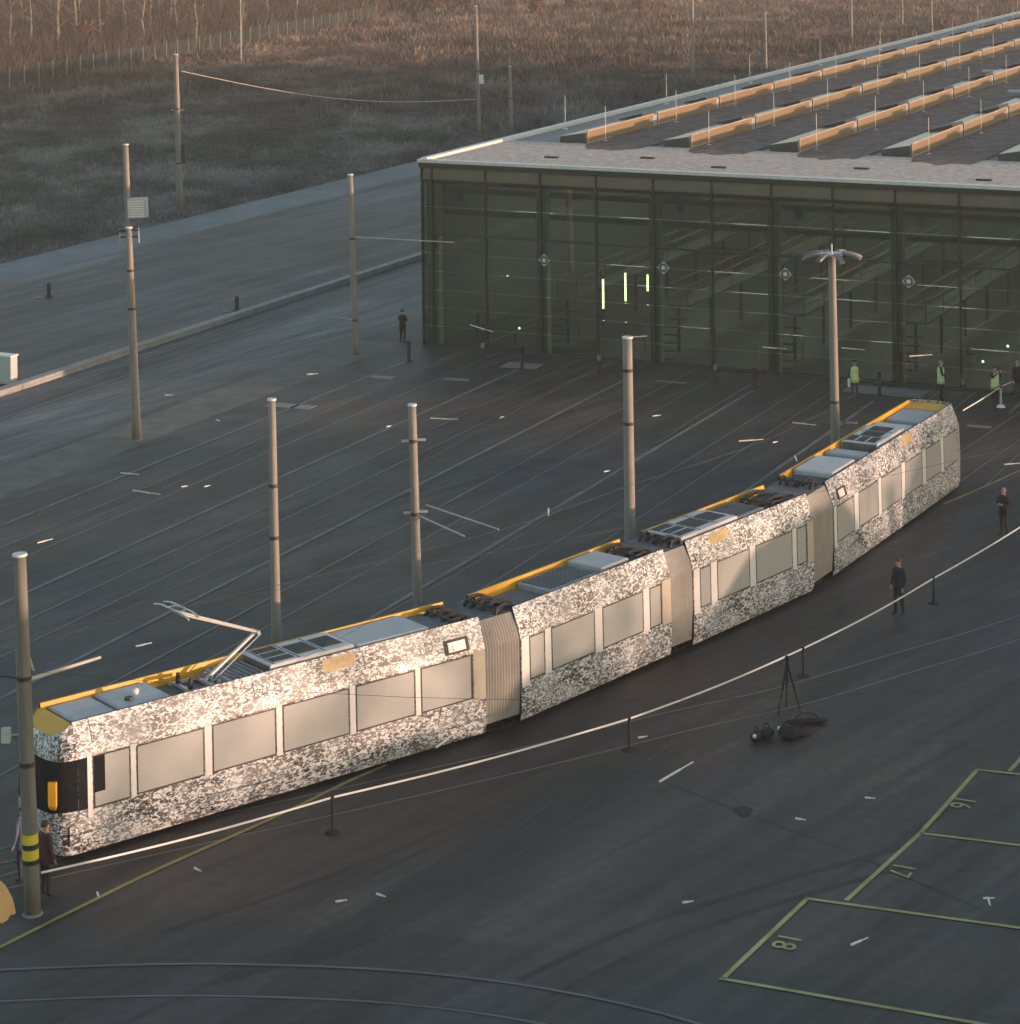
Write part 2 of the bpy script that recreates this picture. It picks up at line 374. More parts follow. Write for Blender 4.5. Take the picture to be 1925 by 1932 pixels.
# ------------------------------------------------------------------ tram geometry
d0 = (cent[1] - cent[0]).normalized(); d1 = (cent[-1] - cent[-2]).normalized()
rails(smooth([cent[0] - d0 * 40 + Vector((0, 9)), cent[0] - d0 * 12 + Vector((0, .8))] + cent + [cent[-1] + d1 * 14, cent[-1] + d1 * 40]))
trk = [G(*p).xy for p in ((-60, 1668), (240, 1600), (640, 1512), (1000, 1430), (1286, 1360), (1490, 1314), (1700, 1252), (1925, 1184), (2200, 1085))]
rails(smooth(trk))
lp = [G(*p).xy for p in ((-200, 1872), (0, 1860), (330, 1849), (640, 1856), (860, 1874), (1060, 1905), (1250, 1950), (1500, 2030))]
rails(smooth(lp))
b = MB(); b.ribbon(smooth([G(*p).xy for p in ((-60, 1818), (0, 1788), (150, 1713), (300, 1640), (520, 1542), (660, 1474), (730, 1444))]), .12, .016); struct(b.build('yellow_guide_line', 'amber_line'))
b = MB(); b.ribbon(smooth([G(*p).xy for p in ((1780, 952), (1850, 922), (1925, 888), (2020, 842))]), .10, .016); struct(b.build('yellow_guide_line', 'amber_line'))
# parking bays
def pline(pts, name='parking_line'):
    b = MB(); b.ribbon([G(*p).xy for p in pts], .115, .016); return struct(b.build(name, 'yellow_line'))
pline([(1364, 1848), (1523, 1697)]); pline([(1597, 1700), (1737, 1573), (1845, 1453)]); pline([(1905, 1456), (1990, 1362)])
pline([(1358, 1847), (1560, 1882), (1925, 1946), (2100, 1977)]); pline([(1519, 1696), (1925, 1752), (2100, 1776)])
pline([(1737, 1573), (1925, 1596), (2100, 1617)]); pline([(1842, 1453), (1925, 1462), (2100, 1480)])
def text_mesh(s, size):
    cu = bpy.data.curves.new('t', 'FONT'); cu.body = s; cu.size = size; cu.align_x = 'CENTER'; cu.align_y = 'CENTER'; cu.resolution_u = 3; cu.fill_mode = 'FRONT'
    o = bpy.data.objects.new('t', cu); me = bpy.data.meshes.new_from_object(o); bpy.data.objects.remove(o); return me
for s, (x, y) in (('18', (1474, 1777)), ('17', (1692, 1642)), ('16', (1808, 1515))):
    c = G(x, y); rd = (G(1364, 1848) - G(1523, 1697)).normalized(); up = (G(1925, 1752) - G(1523, 1697)).normalized()
    me = text_mesh(s, .78); c = c + up * .1; me.materials.append(M['yellow_line'])
    T = Matrix(((rd.x, up.x, 0, c.x), (rd.y, up.y, 0, c.y), (0, 0, 1, .021), (0, 0, 0, 1)))
    struct(link('bay_number', me, None, T))
for k, (off, w) in enumerate(((0, .16), (1.7, .16), (3.1, .12), (4.9, .15), (6.8, .14), (9.5, .18), (11.2, .14), (-2.2, .12))):
    P = [G(x - off * 16, y + off * 4).xy for x, y in ((1230, 1420), (1120, 1500), (1010, 1580), (890, 1660), (760, 1735), (600, 1810))]
    b = MB(); b.ribbon(smooth(P), w, .0035 + .0004 * k); struct(b.build('tyre_mark', 'tyre'))
for k, P in enumerate((((700, 1650), (900, 1560), (1080, 1470), (1240, 1395)), ((980, 1850), (1200, 1750), (1450, 1670), (1700, 1600)), ((1040, 1880), (1260, 1775), (1500, 1695), (1740, 1628)), ((300, 1760), (520, 1690), (760, 1600), (960, 1510)))):
    b = MB(); b.ribbon(smooth([G(*p).xy for p in P]), .2, .0035 + .0005 * k); struct(b.build('tyre_mark', 'tyre'))
# metal covers, gullies and a saw-cut joint
for x, y, a, c2 in ((722, 712, .55, .25), (862, 716, .6, .22), (548, 766, 1.1, .4), (1268, 721, .7, .12), (985, 690, .9, .6), (1595, 797, .5, .2), (1848, 805, .5, .2)):
    g = G(x, y); b = MB(); b.box(-a, a, -c2, c2, 0, .014); o = b.build('cover_plate', 'plate', T=Matrix.Translation(g) @ Matrix.Rotation(-.35, 4, 'Z')); struct(o)
for x, y, r in ((1402, 1532, .24),):
    g = G(x, y); b = MB(); b.rings([[g + Vector((r * (1 + .25 * math.sin(3 * t)) * math.cos(t), r * 1.5 * math.sin(t), .007)) for t in np.linspace(0, 2 * math.pi, 14, endpoint=False)],
        [g + Vector((.3 * r * math.cos(t), .3 * r * math.sin(t), .012)) for t in np.linspace(0, 2 * math.pi, 14, endpoint=False)]], cap=False)
    b.f.append(tuple(range(14, 28))); b.m.append(0); struct(b.build('gully_cover', 'hole'))
b = MB(); b.ribbon([G(*p).xy for p in ((1250, 1475), (1400, 1532), (1560, 1592), (1700, 1650), (1860, 1720))], .03, .006); struct(b.build('saw_cut_joint', 'hole'))

# ------------------------------------------------------------------ tram hall
hall = thing('tram_hall', 'long flat-roofed glass-fronted tram depot hall with skylight rows on its roof', 'hall'); hall.matrix_world = HM
HH, HW, HL = 9.17, 53., 165.
BAY = 5.9; C0 = .62
MB().box(0, HW, .6, HL - .6, -.03, .03).build('floor', 'floor', hall)
MB().box(.02, .4, 1.1, HL - 1, 0, HH - .35).build('side_wall', 'inner', hall)
MB().box(HW - .4, HW, 1.1, HL - 1, 0, HH - .35).build('side_wall', 'inner', hall)
MB().box(0, HW, HL - .9, HL - .5, 0, HH - .35).build('rear_wall', 'inner', hall)
MB().box(.45, HW - .45, 34., 34.3, 0, HH - .4).build('partition_wall', 'inner', hall)
roof = MB().box(0, HW, 0.02, HL, HH - .32, HH - .1).build('roof_slab', 'membrane', hall)
gv = MB(); gv.box(.45, HW - .4, .5, 9.6, HH - .1, HH - .03); gv.build('gravel_border', 'gravel', roof)
# parapet: front, left, right, back
MB().box(-.12, HW, -.12, .28, HH - .09, HH + .06).build('parapet', 'parapet', roof); MB().box(-.06, HW, -.06, .26, HH - .34, HH - .092).build('parapet_skirt', 'hall_frame', roof)
MB().box(-.12, .22, .285, HL, HH - .3, HH + .10).build('parapet', 'parapet', roof)
MB().box(HW - .3, HW + .1, .285, HL, HH - .3, HH + .08).build('parapet', 'parapet', roof)
MB().box(.305, HW - .305, HL - .3, HL, HH - .3, HH + .08).build('parapet', 'parapet', roof)
# planted strips and skylight rows
ROW = [3.2 + 5.83 * i for i in range(9)]
srm = None
for i, u0 in enumerate(ROW[:-1]):
    b = MB(); us, ue = u0 + 1.62, u0 + 5.55
    pts = [(us + .1, 9.2)] + [(us + (ue - us) * k / 8, 7.2 + .35 * math.sin(k * 2.1 + i) + .25 * abs(k - 4)) for k in range(1, 8)] + [(ue - .4, 9.6), (ue, HL - 1), (us, HL - 1)]
    z = HH - .022; kk = len(b.v); b.v += [(p[0], p[1], z) for p in pts]; b.f.append(tuple(range(len(pts)))); b.m.append(0)
    b.build('planted_strip', 'sedum', roof)
for i, u0 in enumerate(ROW[:-1]):
    base = MB(); z0 = HH - .1; hL, hR = .38, .62
    for (a, c2) in [(9.9, HL - 6)]:
        base.rings([[(u0, a, z0), (u0 + 1.45, a, z0), (u0 + 1.45, a, z0 + hR), (u0, a, z0 + hL)], [(u0, c2, z0), (u0 + 1.45, c2, z0), (u0 + 1.45, c2, z0 + hR), (u0, c2, z0 + hL)]], 0)
    rowo = base.build('skylight_row', 'skyglass', roof)
    # dark front end
    e = MB(); e.rings([[(u0 - .02, 9.84, z0), (u0 + 1.44, 9.84, z0), (u0 + 1.44, 9.84, z0 + hR - .03), (u0 - .02, 9.84, z0 + hL - .03)], [(u0 - .02, 9.895, z0), (u0 + 1.44, 9.895, z0), (u0 + 1.44, 9.895, z0 + hR - .03), (u0 - .02, 9.895, z0 + hL - .03)]])
    e.build('end_panel', 'endgrey', rowo)
    n = 15
    for k in range(n):
        a = 9.93 + k * 9.9; wd = 9.3 if k else 9.2
        stp = (k % 2) * .0
        fr = MB(); x = u0 + 1.45
        fr.box(x + .002, x + .05, a, a + wd, z0 + .03, z0 + hR + .06); fr.build('side_panel', 'tan', rowo)
        f2 = MB(); f2.box(x + .052, x + .075, a, a + .12, z0 + .03, z0 + hR + .10); f2.box(x + .052, x + .075, a + .12, a + wd, z0 + hR + .04, z0 + hR + .10)
        f2.box(x + .052, x + .07, a + .12, a + wd * .35, z0 + .02, z0 + .09); f2.build('panel_trim', 'tanframe', rowo)
        lid = MB(); ln = 2.1
        lid.rings([[(u0 + .1, a + 7.6, z0 + hL + .05), (u0 + 1.5, a + 7.6, z0 + hR + .065), (u0 + 1.5, a + 7.6, z0 + hR + .26), (u0 + .1, a + 7.6, z0 + hL + .14)],
                   [(u0 + .1, a + 7.6 + ln, z0 + hL + .05), (u0 + 1.5, a + 7.6 + ln, z0 + hR + .065), (u0 + 1.5, a + 7.6 + ln, z0 + hR + .26), (u0 + .1, a + 7.6 + ln, z0 + hL + .14)]], 0)
        lid.build('vent_lid', 'dark_metal' if k % 1 == 0 else 'tan', rowo)
rod = MB().tube((0, 0, 0), (0, 0, 1.9), .02, .014, 6).box(-.12, .12, -.12, .12, 0, .08)
rm = rod.build('lightning_rod', 'bar', roof, Matrix.Translation((.7, 16, HH - .1)))
for i in range(5):
    for k in range(13):
        c = rm.copy(); col.objects.link(c); c.parent = roof; c.matrix_basis = Matrix.Translation((ROW[i] + 2.0 + .1 * (k % 2), 11.2 + k * 9.9, HH - .1))
for k in range(8):
    c = rm.copy(); col.objects.link(c); c.parent = roof; c.matrix_basis = Matrix.Translation((.75, 31 + k * 15., HH - .1))
for (u0, v0, ln) in ((13.4, 58, 1.8), (18.6, 44, 1.6), (19.6, 52, 1.5), (24.5, 41, 1.4)):
    MB().box(u0, u0 + ln, v0, v0 + .5, HH - .02, HH + .12).build('roof_hatch', 'acgrey', roof)
for (u0, v0) in ((5.3, 3.2), (14.5, 2.3), (27.4, 2.1), (9.9, 4.6), (21, 4.2)):
    MB().box(u0, u0 + .7, v0, v0 + .25, HH - .03, HH + .05).build('roof_drain', 'dark_metal', roof)
# facade
nb = int((HW - C0) / BAY) + 1
halfs = [C0 + i * BAY / 2 for i in range(2 * nb)]
MB().box(0, HW, .12, .30, 8.05, HH - .33).build('fascia_beam', 'hall_frame', hall)
paneG = {}
def pane(u0, u1, z0, z1, m='glass', v=.07, name='pane'):
    key = (round(u1 - u0, 2), round(z1 - z0, 2), m)
    if key not in paneG:
        mb = MB(); mb.box(0, u1 - u0, 0, .03, 0, z1 - z0)
        me = bpy.data.meshes.new(name); me.from_pydata(mb.v, [], mb.f); me.materials.append(M[m]); paneG[key] = me
    o = link(name, paneG[key], hall, Matrix.Translation((u0, v, z0))); return o
edges = [0.06] + halfs[0:0] + [C0 + BAY / 2 * i for i in range(0, 19)]
for i in range(len(edges) - 1):
    a, c2 = edges[i] + .045, edges[i + 1] - .045
    if c2 - a < .2: continue
    if edges[i] > 36:
        pane(a, c2, .05, 8.2); pane(a, c2, 8.25, HH - .34, 'fascia', .05, 'fascia_panel'); continue
    pane(a, c2, 8.26, HH - .36, 'fascia', .05, 'fascia_panel')
    pane(a, c2, 6.9, 8.2); pane(a, c2, 5.58, 6.885)
    for k in range(6): pane(a, c2, .1 + k * .9, .1 + k * .9 + .885)
for i, e in enumerate(edges):
    wide = (i % 2 == 1)
    MB().box(e - .04, e + .04, -.02, .14, 0, HH - .33).build('mullion', 'hall_frame', hall)
    if wide: MB().box(e - .26, e + .26, .16, .6, 0, 8.04).build('column', 'hall_col', hall)
MB().box(.1, .3, .5, 1., 0, 8.6).build('column', 'hall_frame', hall)
for z, t, dv in ((5.5, .09, -.025), (8.2, .06, -.022), (.0, .1, -.024)):
    MB().box(.02, HW - .02, dv, .10, z, z + t).build('transom', 'hall_frame', hall)
for z in (7.4, 6.3):
    MB().box(.5, HW - .5, 1.6, 1.8, z, z + .25).build('inner_beam', 'inner', hall)
for k in range(5): MB().box(.5, HW - .5, 7 + 6 * k, 7.3 + 6 * k, 7.4, 7.9).build('roof_beam', 'inner', hall)
for i in range(6): MB().box(1 + i * 5.9, 1.3 + i * 5.9, 2.2, 33, 6.9, 7.25).build('roof_beam', 'inner', hall)
def fac(x, y, v0=0.):
    """point of the front plane (offset v0) seen at measured point"""
    dx, dy = x - CX, y - YH; a = (cr * dx - sr * dy) / F; bb = (sr * dx + cr * dy) / F
    o = uv(0, v0); t = (a * o.y - o.x) / (U.x - a * U.y); Y = o.y + t * U.y
    return t, H - bb * Y
for (x, y0, y1) in ((1138, 527, 582), (1180, 515, 568), (1222, 518, 549)):
    u0, zt = fac(x, y0, 3.); _, zb = fac(x, y1, 3.)
    MB().tube((u0, 3, zb), (u0, 3, zt), .055, .055, 8).build('tube_light', 'tube', hall)
for (x0, y0, x1, y1) in ((1492, 379, 1672, 387), (1710, 388, 1924, 399), (842, 347, 1020, 366), (1105, 366, 1240, 372)):
    ua, za = fac(x0, y0, 1.3); ub, zb = fac(x1, y1, 1.3)
    MB().tube((ua, 1.3, za), (ub, 1.3, za), .035, .035, 6).build('strip_light', 'strip' if x0 > 1300 else 'hall_col', hall)
for (x, y) in ((980, 619), (1070, 600), (1902, 653), (1855, 682), (958, 520), (1012, 364)):
    u0, z0 = fac(x, y, 4.); MB().ball((u0, 4, z0), .06 if y > 610 else .04, nu=6, nv=4).build('lamp', 'spot', hall)
for (x, y) in ((1027, 491), (1252, 505), (1482, 517), (1715, 531)):
    u0, z0 = fac(x, y, -.06); s = .31
    bd = MB(); bd.rings([[(u0 - s, -.07, z0), (u0, -.07, z0 - s), (u0 + s, -.07, z0), (u0, -.07, z0 + s)], [(u0 - s, -.03, z0), (u0, -.03, z0 - s), (u0 + s, -.03, z0), (u0, -.03, z0 + s)]])
    board = bd.build('diamond_sign', 'cabinet', hall)
    for (r0, r1, m, v) in ((.20, .125, 'dark_metal', -.075), (.07, 0., 'white', -.075)):
        rg = MB(); n = 16
        A = [(u0 + r0 * math.cos(t), v, z0 + r0 * math.sin(t)) for t in np.linspace(0, 2 * math.pi, n, endpoint=False)]
        B2 = [(u0 + max(r1, .01) * math.cos(t), v, z0 + max(r1, .01) * math.sin(t)) for t in np.linspace(0, 2 * math.pi, n, endpoint=False)]
        rg.rings([A, B2], cap=False); rg.build('sign_ring', m, board)
for i in range(8):
    uc = C0 + BAY * i
    if uc > 36: break
    if i:
        dk = MB().box(uc - .55, uc + .55, 3., 30., 2.2, 2.3).build('work_platform', 'deckgrey', hall)
        for vv in np.arange(3.1, 30, 4.4):
            MB().box(uc - .06, uc + .06, vv, vv + .12, 0, 2.2).build('platform_leg', 'hall_frame', dk)
        for sg in (-1, 1):
            MB().box(uc + sg * .52 - .03, uc + sg * .52 + .03, 3., 30., 3.2, 3.27).build('handrail', 'rail_yellow', dk)
            MB().box(uc + sg * .52 - .02, uc + sg * .52 + .02, 3., 30., 2.7, 2.74).build('handrail', 'rail_yellow', dk)
            for vv in np.arange(3.05, 30, 3.): MB().box(uc + sg * .52 - .025, uc + sg * .52 + .025, vv, vv + .05, 2.3, 3.2).build('rail_post', 'rail_yellow', dk)
        for k in range(6): MB().box(uc - .4, uc + .4, 1.3 + k * .28, 1.56 + k * .28, .33 * k, .33 * k + .06).build('stair_tread', 'endgrey', dk)
for uc in (3.6, 9.4, 15.3, 21.2, 27.1, 33.):
    MB().box(uc - 1.0, uc + 1.0, 4, 32, 7.75, 7.8).build('glow_panel', 'fill_glow', hall)  # unseen glowing panels added to brighten the hall interior

# ------------------------------------------------------------------ tram
tram = thing('tram', 'long four-section tram wrapped in black and white camouflage with beige window panels', 'tram', (SEC[0][0].x, SEC[0][0].y, 0))
TO = tram.location.copy()
SIDE = [(.06, .14), (0, .40), (0, 1.2), (.02, 2.4), (.09, 2.66), (.30, 3.22), (.36, 3.22), (.40, 2.94)]
def profile():
    return SIDE + [(W - y, z + (.03 if z > 3.2 else 0.)) for y, z in reversed(SIDE)]
def secT(i):
    p, q = SEC[i]; a = math.atan2((q - p).y, (q - p).x)
    return Matrix.Translation((p.x - TO.x, p.y - TO.y, 0)) @ Matrix.Rotation(a, 4, 'Z'), (q - p).length
def surf_y(z):
    for (y0, z0), (y1, z1) in zip(SIDE[:5], SIDE[1:6]):
        if z0 <= z <= z1: return y0 + (y1 - y0) * (z - z0) / (z1 - z0)
    return .3
def body(i, x0, x1, nose=None):
    T, L = secT(i); P = profile(); n = len(P)
    b = MB(); xs = np.linspace(x0, x1, 2)
    for x in xs: b.v += [(x, y, z) for y, z in P]
    k = len(xs)
    for a in range(k - 1):
        for j in range(n):
            j2 = (j + 1) % n
            mi = 0
            if j == 5: mi = 3
            if j in (6, n - 8): mi = 1
            if j == n - 7: mi = 1
            if j == 7: mi = 2
            if j == n - 1: mi = 3
            b.f.append((a * n + j, (a + 1) * n + j, (a + 1) * n + j2, a * n + j2)); b.m.append(mi)
    b.f.append(tuple(range(n))); b.m.append(3); b.f.append(tuple(reversed(range((k - 1) * n, k * n)))); b.m.append(3)
    o = b.build('car_body', ['camo', 'amber', 'deck', 'black'], tram, T)
    return o, L
def nose(bodyo, x0, sgn, glassmat, lk=1.):
    """rounded cab end lofted from the section's end at x0; sgn -1 towards the front"""
    Z = [(.14, .06, .70), (.40, 0., .88), (1.2, 0., 1.0), (2.4, .02, .86), (2.66, .09, .80), (3.0, .22, .70), (3.2, .29, .62)]
    n = 17; b = MB(); rows = []
    for z, yi, Lz in Z:
        r = []; dz = {2.66: .06, 3.0: .2, 3.2: .3}.get(z, 0.) if sgn < 0 else 0.
        for k in range(n):
            t = -math.pi / 2 + math.pi * k / (n - 1)
            cx, sy = max(0, math.cos(t)) ** .75, math.copysign(abs(math.sin(t)) ** .6, math.sin(t))
            r.append((x0 + sgn * Lz * lk * cx, W / 2 + (W / 2 - yi) * sy, z - dz * cx))
        rows.append(r)
    for r in rows: b.v += r
    for i in range(len(rows) - 1):
        for k in range(n - 1):
            q = (i * n + k, i * n + k + 1, (i + 1) * n + k + 1, (i + 1) * n + k)
            b.f.append(q if sgn > 0 else q[::-1]); b.m.append(0 if i != 2 else 1)
    o = b.build('cab_end', ['camo', glassmat], bodyo)
    o.data.polygons.foreach_set('use_smooth', [True] * len(o.data.polygons))
    cap = MB(); top = [(x, y, z - (.04 if sgn < 0 else .09)) for x, y, z in rows[-1]]
    
    cap.v += top; cap.f.append(tuple(range(n))); cap.m.append(0); cap.build('cab_roof', 'amber', bodyo)
    return o
def panel(par, x0, x1, z0, z1, off, m, name, th=.012):
    b = MB(); y = -off
    ya, yb = surf_y(z0), surf_y(z1)
    b.rings([[(x0, ya + y, z0), (x1, ya + y, z0), (x1, yb + y, z1), (x0, yb + y, z1)][::-1], [(x0, ya + y + th, z0), (x1, ya + y + th, z0), (x1, yb + y + th, z1), (x0, yb + y + th, z1)][::-1]])
    return b.build(name, m, par)
def window(par, x0, x1, zb=1.17, zt=2.36, edge=0.):
    w = panel(par, x0, x1, zb, zt, .006, 'gasket', 'window_gasket', .006)
    panel(w, x0 + .035, x1 - .035 - edge, zb + .045, zt - .03, .014, 'wrap', 'window', .008)
WIN = [[(2.14, 4.04), (4.28, 6.15), (6.36, 8.41), (8.62, 10.52), (10.72, 12.47)],
       [(.37, 1.03), (1.34, 3.3), (3.68, 5.62), (5.95, 6.56)],
       [(.36, .92), (1.28, 3.06), (3.42, 5.52), (5.80, 6.42)],
       [(.28, 1.85), (2.28, 4.12), (4.45, 6.45), (6.83, 8.6), (9.02, 10.6), (10.95, 12.5)]]
bodies = []
for i in range(4):
    T, L = secT(i)
    x0 = .55 if i == 0 else 0.; x1 = L if i < 3 else 12.6
    o, _ = body(i, x0, x1); bodies.append(o)
    for k, (a, c2) in enumerate(WIN[i]):
        window(o, a, c2, edge=.05 if k == len(WIN[i]) - 1 and i < 3 else 0.)
    ws = WIN[i]
    for (a, c2), (a2, _) in zip(ws[:-1], ws[1:]): panel(o, c2 + .02, a2 - .02, 1.15, 2.40, .016, 'pillar', 'window_pillar')
    if i > 0: panel(o, .03, ws[0][0] - .02, 1.05, 2.40, .016, 'pillar', 'window_pillar')
    if i < 3: panel(o, ws[-1][1] + .02, L - .01, 1.12, 2.42, .012, 'beige', 'end_panel')
    # underframe with bogies
    uf = MB(); uf.box(x0 + .1, x1 - .1, .25, W - .25, .12, .30); u = uf.build('underframe', 'black', o)
    for cx in ((2.2, 10.2) if L > 9 else (L / 2,)):
        for dx in (-.9, .9):
            for yy in (W / 2 - .725, W / 2 + .725):
                MB().tube((cx + dx, yy - .06, .325), (cx + dx, yy + .06, .325), .31, .31, 16).build('wheel', 'dark_metal', u)
    # panel seams
    for sx in ((.98, 5.6, 9.0) if L > 11 else (L * .48,) if L < 9 else (4.4, 8.2)):
        panel(o, sx, sx + .025, 2.70, 3.16, .004, 'gasket', 'panel_seam', .003)
A, B_, C_, D_ = bodies
nose(A, .58, -1, 'bglass', .74); nose(D_, 12.58, 1, 'wrap', .85)
# cab side of section A
panel(A, .56, .80, 1.18, 2.40, .014, 'bglass', 'cab_window')
panel(A, .80, .93, .98, 2.46, .018, 'pillar', 'window_pillar')
dw = panel(A, .95, 1.96, 1.14, 2.40, .010, 'gasket', 'door_frame', .006); panel(dw, 1.0, 1.93, 1.19, 2.36, .016, 'wrap', 'door_window', .006)
panel(dw, .98, 1.27, 1.52, 2.37, .021, 'bglass', 'door_pane', .005)
panel(A, 1.98, 2.12, 1.15, 2.42, .016, 'pillar', 'window_pillar')
panel(D_, 8.6 + .02, 9.0, 1.15, 2.4, .017, 'pillar', 'window_pillar')
# yellow mirror, lamps and bumper on the front
ym = MB(); ym.rings([[(x + .22, y, z) for x, y, z in q] for q in ([(-.30, .22, 1.30), (-.22, .12, 1.30), (-.18, .16, 1.30), (-.26, .26, 1.30)], [(-.38, .18, 1.42), (-.24, .05, 1.42), (-.18, .1, 1.42), (-.32, .24, 1.42)], [(-.38, .18, 1.98), (-.24, .05, 1.98), (-.18, .1, 1.98), (-.32, .24, 1.98)])])
ym.build('door_mirror', 'amber', A)
bm = MB()
for k in range(9):
    t = -1.25 + 2.5 * k / 9; t2 = -1.25 + 2.5 * (k + 1) / 9
    f = lambda tt, e: ((.58) - (.57 + e) * math.cos(tt) ** .75, W / 2 + (W / 2 + e * .3) * math.copysign(abs(math.sin(tt)) ** .6, math.sin(tt)))
    a0, a1 = f(t, .0), f(t2, .0); c0, c1 = f(t, .06), f(t2, .06)
    bm.rings([[(*a0, .42), (*c0, .42), (*c0, .86), (*a0, .86)], [(*a1, .42), (*c1, .42), (*c1, .86), (*a1, .86)]])
bm.build('front_bumper', 'black', A)
for yy in (.32, W - .32): MB().ball((.06, yy, .98), .11, nu=10, nv=6, sc=(.6, 1, .7)).build('headlight', 'white', A)
# display and gold patches
dsp = panel(A, 11.58, 12.38, 2.50, 2.86, .03, 'black', 'display_frame'); panel(dsp, 11.68, 12.26, 2.56, 2.80, .045, 'screen', 'display_screen', .008)
me = text_mesh('L', .2); me.materials.append(M['dark_metal']); link('display_text', me, dsp, Matrix.Translation((11.79, .035 - .065, 2.68)) @ Matrix.Rotation(math.radians(90), 4, 'X') @ Matrix.Rotation(math.radians(-12), 4, 'X'))
for o, x0 in ((A, 7.75), (C_, 1.2), (D_, 7.2)): panel(o, x0, x0 + 1.0, 2.86, 3.16, .008, 'gold', 'gold_patch', .006)
dsp2 = panel(D_, .55, 1.3, 2.52, 2.84, .03, 'black', 'display_frame'); panel(dsp2, .62, 1.1, 2.57, 2.80, .045, 'screen', 'display_screen', .008)
# bellows
def ringpts(i, x):
    T, L = secT(i); P = [(.08, .32), (.02, 1.2), (.03, 2.4), (.12, 2.7), (.32, 3.1), (W - .32, 3.1), (W - .12, 2.7), (W - .03, 2.4), (W - .02, 1.2), (W - .08, .32)]
    return [T @ Vector((x, y, z)) for y, z in P]
for i, npl, amp in ((0, 13, .024), (1, 11, .008), (2, 11, .008)):
    T, L = secT(i); R0 = ringpts(i, L - .02); R1 = ringpts(i + 1, .02); R = []
    c0 = sum(R0, Vector()) / len(R0)
    for k in range(2 * npl + 1):
        t = k / (2 * npl); rr = []
        for p, q in zip(R0, R1):
            x = p.lerp(q, t); c = c0.lerp(sum(R1, Vector()) / len(R1), t)
            dv = (x - c); dv.z = dv.z * .6; rr.append(x - dv.normalized() * (amp if k % 2 else 0.))
        R.append(rr)
    b = MB(); b.rings(R); b.m = [1 if min(b.v[i2][2] for i2 in f) > 3.0 and len(f) == 4 else 0 for f in b.f]; b.build('bellows', ['bellow', 'deck'], tram)
# roof equipment
def rbox(o, x0, x1, y0, y1, z0, z1, m, name='roof_box', bev=.03):
    b = MB(); b.rings([[(x0, y0, z0), (x1, y0, z0), (x1, y1, z0), (x0, y1, z0)], [(x0, y0, z1 - bev), (x1, y0, z1 - bev), (x1, y1, z1 - bev), (x0, y1, z1 - bev)],
        [(x0 + bev, y0 + bev, z1), (x1 - bev, y0 + bev, z1), (x1 - bev, y1 - bev, z1), (x0 + bev, y1 - bev, z1)]]); return b.build(name, m, o)
def ac_unit(o, x0, x1):
    u = rbox(o, x0, x1, .46, W - .46, 2.94, 3.29, 'acgrey', 'air_conditioner'); n = 3; w = (x1 - x0 - .3) / n
    MB().box(x0 - .012, x0 - .002, .5, W - .5, 2.96, 3.25).build('end_panel', 'deck', u)
    for k in range(n):
        a = x0 + .15 + k * (w + .02)
        if k == 0:
            for yy in (.62, 1.02, 1.42):
                MB().box(a + .05, a + w * .9, yy, yy + .3, 3.292, 3.302).build('fan_grille', 'black', u)
        else: MB().box(a + .08, a + w - .06, .75, W - .75, 3.292, 3.302).build('fan_grille', 'black', u)
        MB().box(a - .015, a + .005, .5, W - .5, 3.2915, 3.300).build('unit_joint', 'dark_metal', u)
def louvre(o, x0, x1, z1=3.14, ends=True):
    u = rbox(o, x0, x1, .5, W - .5, 2.94, z1, 'roofgrey', 'resistor_box'); n = int((x1 - x0) / .16)
    b = MB()
    for k in range(n):
        a = x0 + .08 + k * (x1 - x0 - .1) / n; b.box(a, a + .07, .58, W - .58, z1 + .001, z1 + .03)
    b.build('louvre_slats', 'deck', u)
def hatch(o, x0, x1, z=3.2, m='roofgrey'):
    u = rbox(o, x0, x1, .43, W - .43, 2.94, z, m, 'roof_hatch', .05); return u
def cables(o, x0, x1, base=2.94):
    cb = MB()
    for k in range(6):
        yy = .55 + k * .22; z = base + .1 + .1 * math.sin(k * 1.7)
        P = [Vector((x0 + (x1 - x0) * t, yy + .05 * math.sin(3 * t + k), z + .13 * math.sin(math.pi * t))) for t in np.linspace(0, 1, 7)]
        cb.path(P, .055, 6)
    u = cb.build('cable_bundle', 'black', o)
    fr = MB()
    for yy in (.5, W - .6):
        fr.path([(x0, yy, base), (x0 + .1, yy, base + .28), (x0 + .5, yy + .04, base + .3), (x0 + .55, yy + .04, base + .1)], .03, 6)
    fr.path([(x0 + .1, .5, base + .28), (x0 + .1, W - .6, base + .28)], .03, 6)
    fr.build('cable_frame', 'dark_metal', u)
hatch(A, .72, 1.88, 3.16); h2 = hatch(A, 1.98, 3.42, 3.18)
MB().ball((2.75, 1.1, 3.26), .09, nu=10, nv=6).build('antenna_dome', 'white', h2); MB().tube((2.45, .9, 3.18), (2.45, .9, 3.24), .12, .1, 10).build('antenna_base', 'dark_metal', h2)
louvre(A, 5.15, 6.2); ac_unit(A, 6.3, 8.9); hatch(A, 8.98, 11.35, 3.23); rbox(A, 11.45, 12.2, .6, 1.8, 2.94, 3.12, 'deck', 'junction_box')
for k in range(3):
    MB().tube((4.95 + .02 * k, .75 + .35 * k, 2.96), (4.95, .75 + .35 * k, 3.16), .06, .05, 8).build('insulator', 'insul', A)
cables(A, 12.05, 12.85); cables(B_, -.5, .45, 2.98)
rbox(B_, .5, 1.9, .5, W - .5, 2.94, 3.02, 'deck', 'walk_plate'); louvre(B_, 2.0, 4.1, 3.16); rbox(B_, 4.3, 5.6, .5, W - .5, 2.94, 3.26, 'roofgrey', 'converter_box')
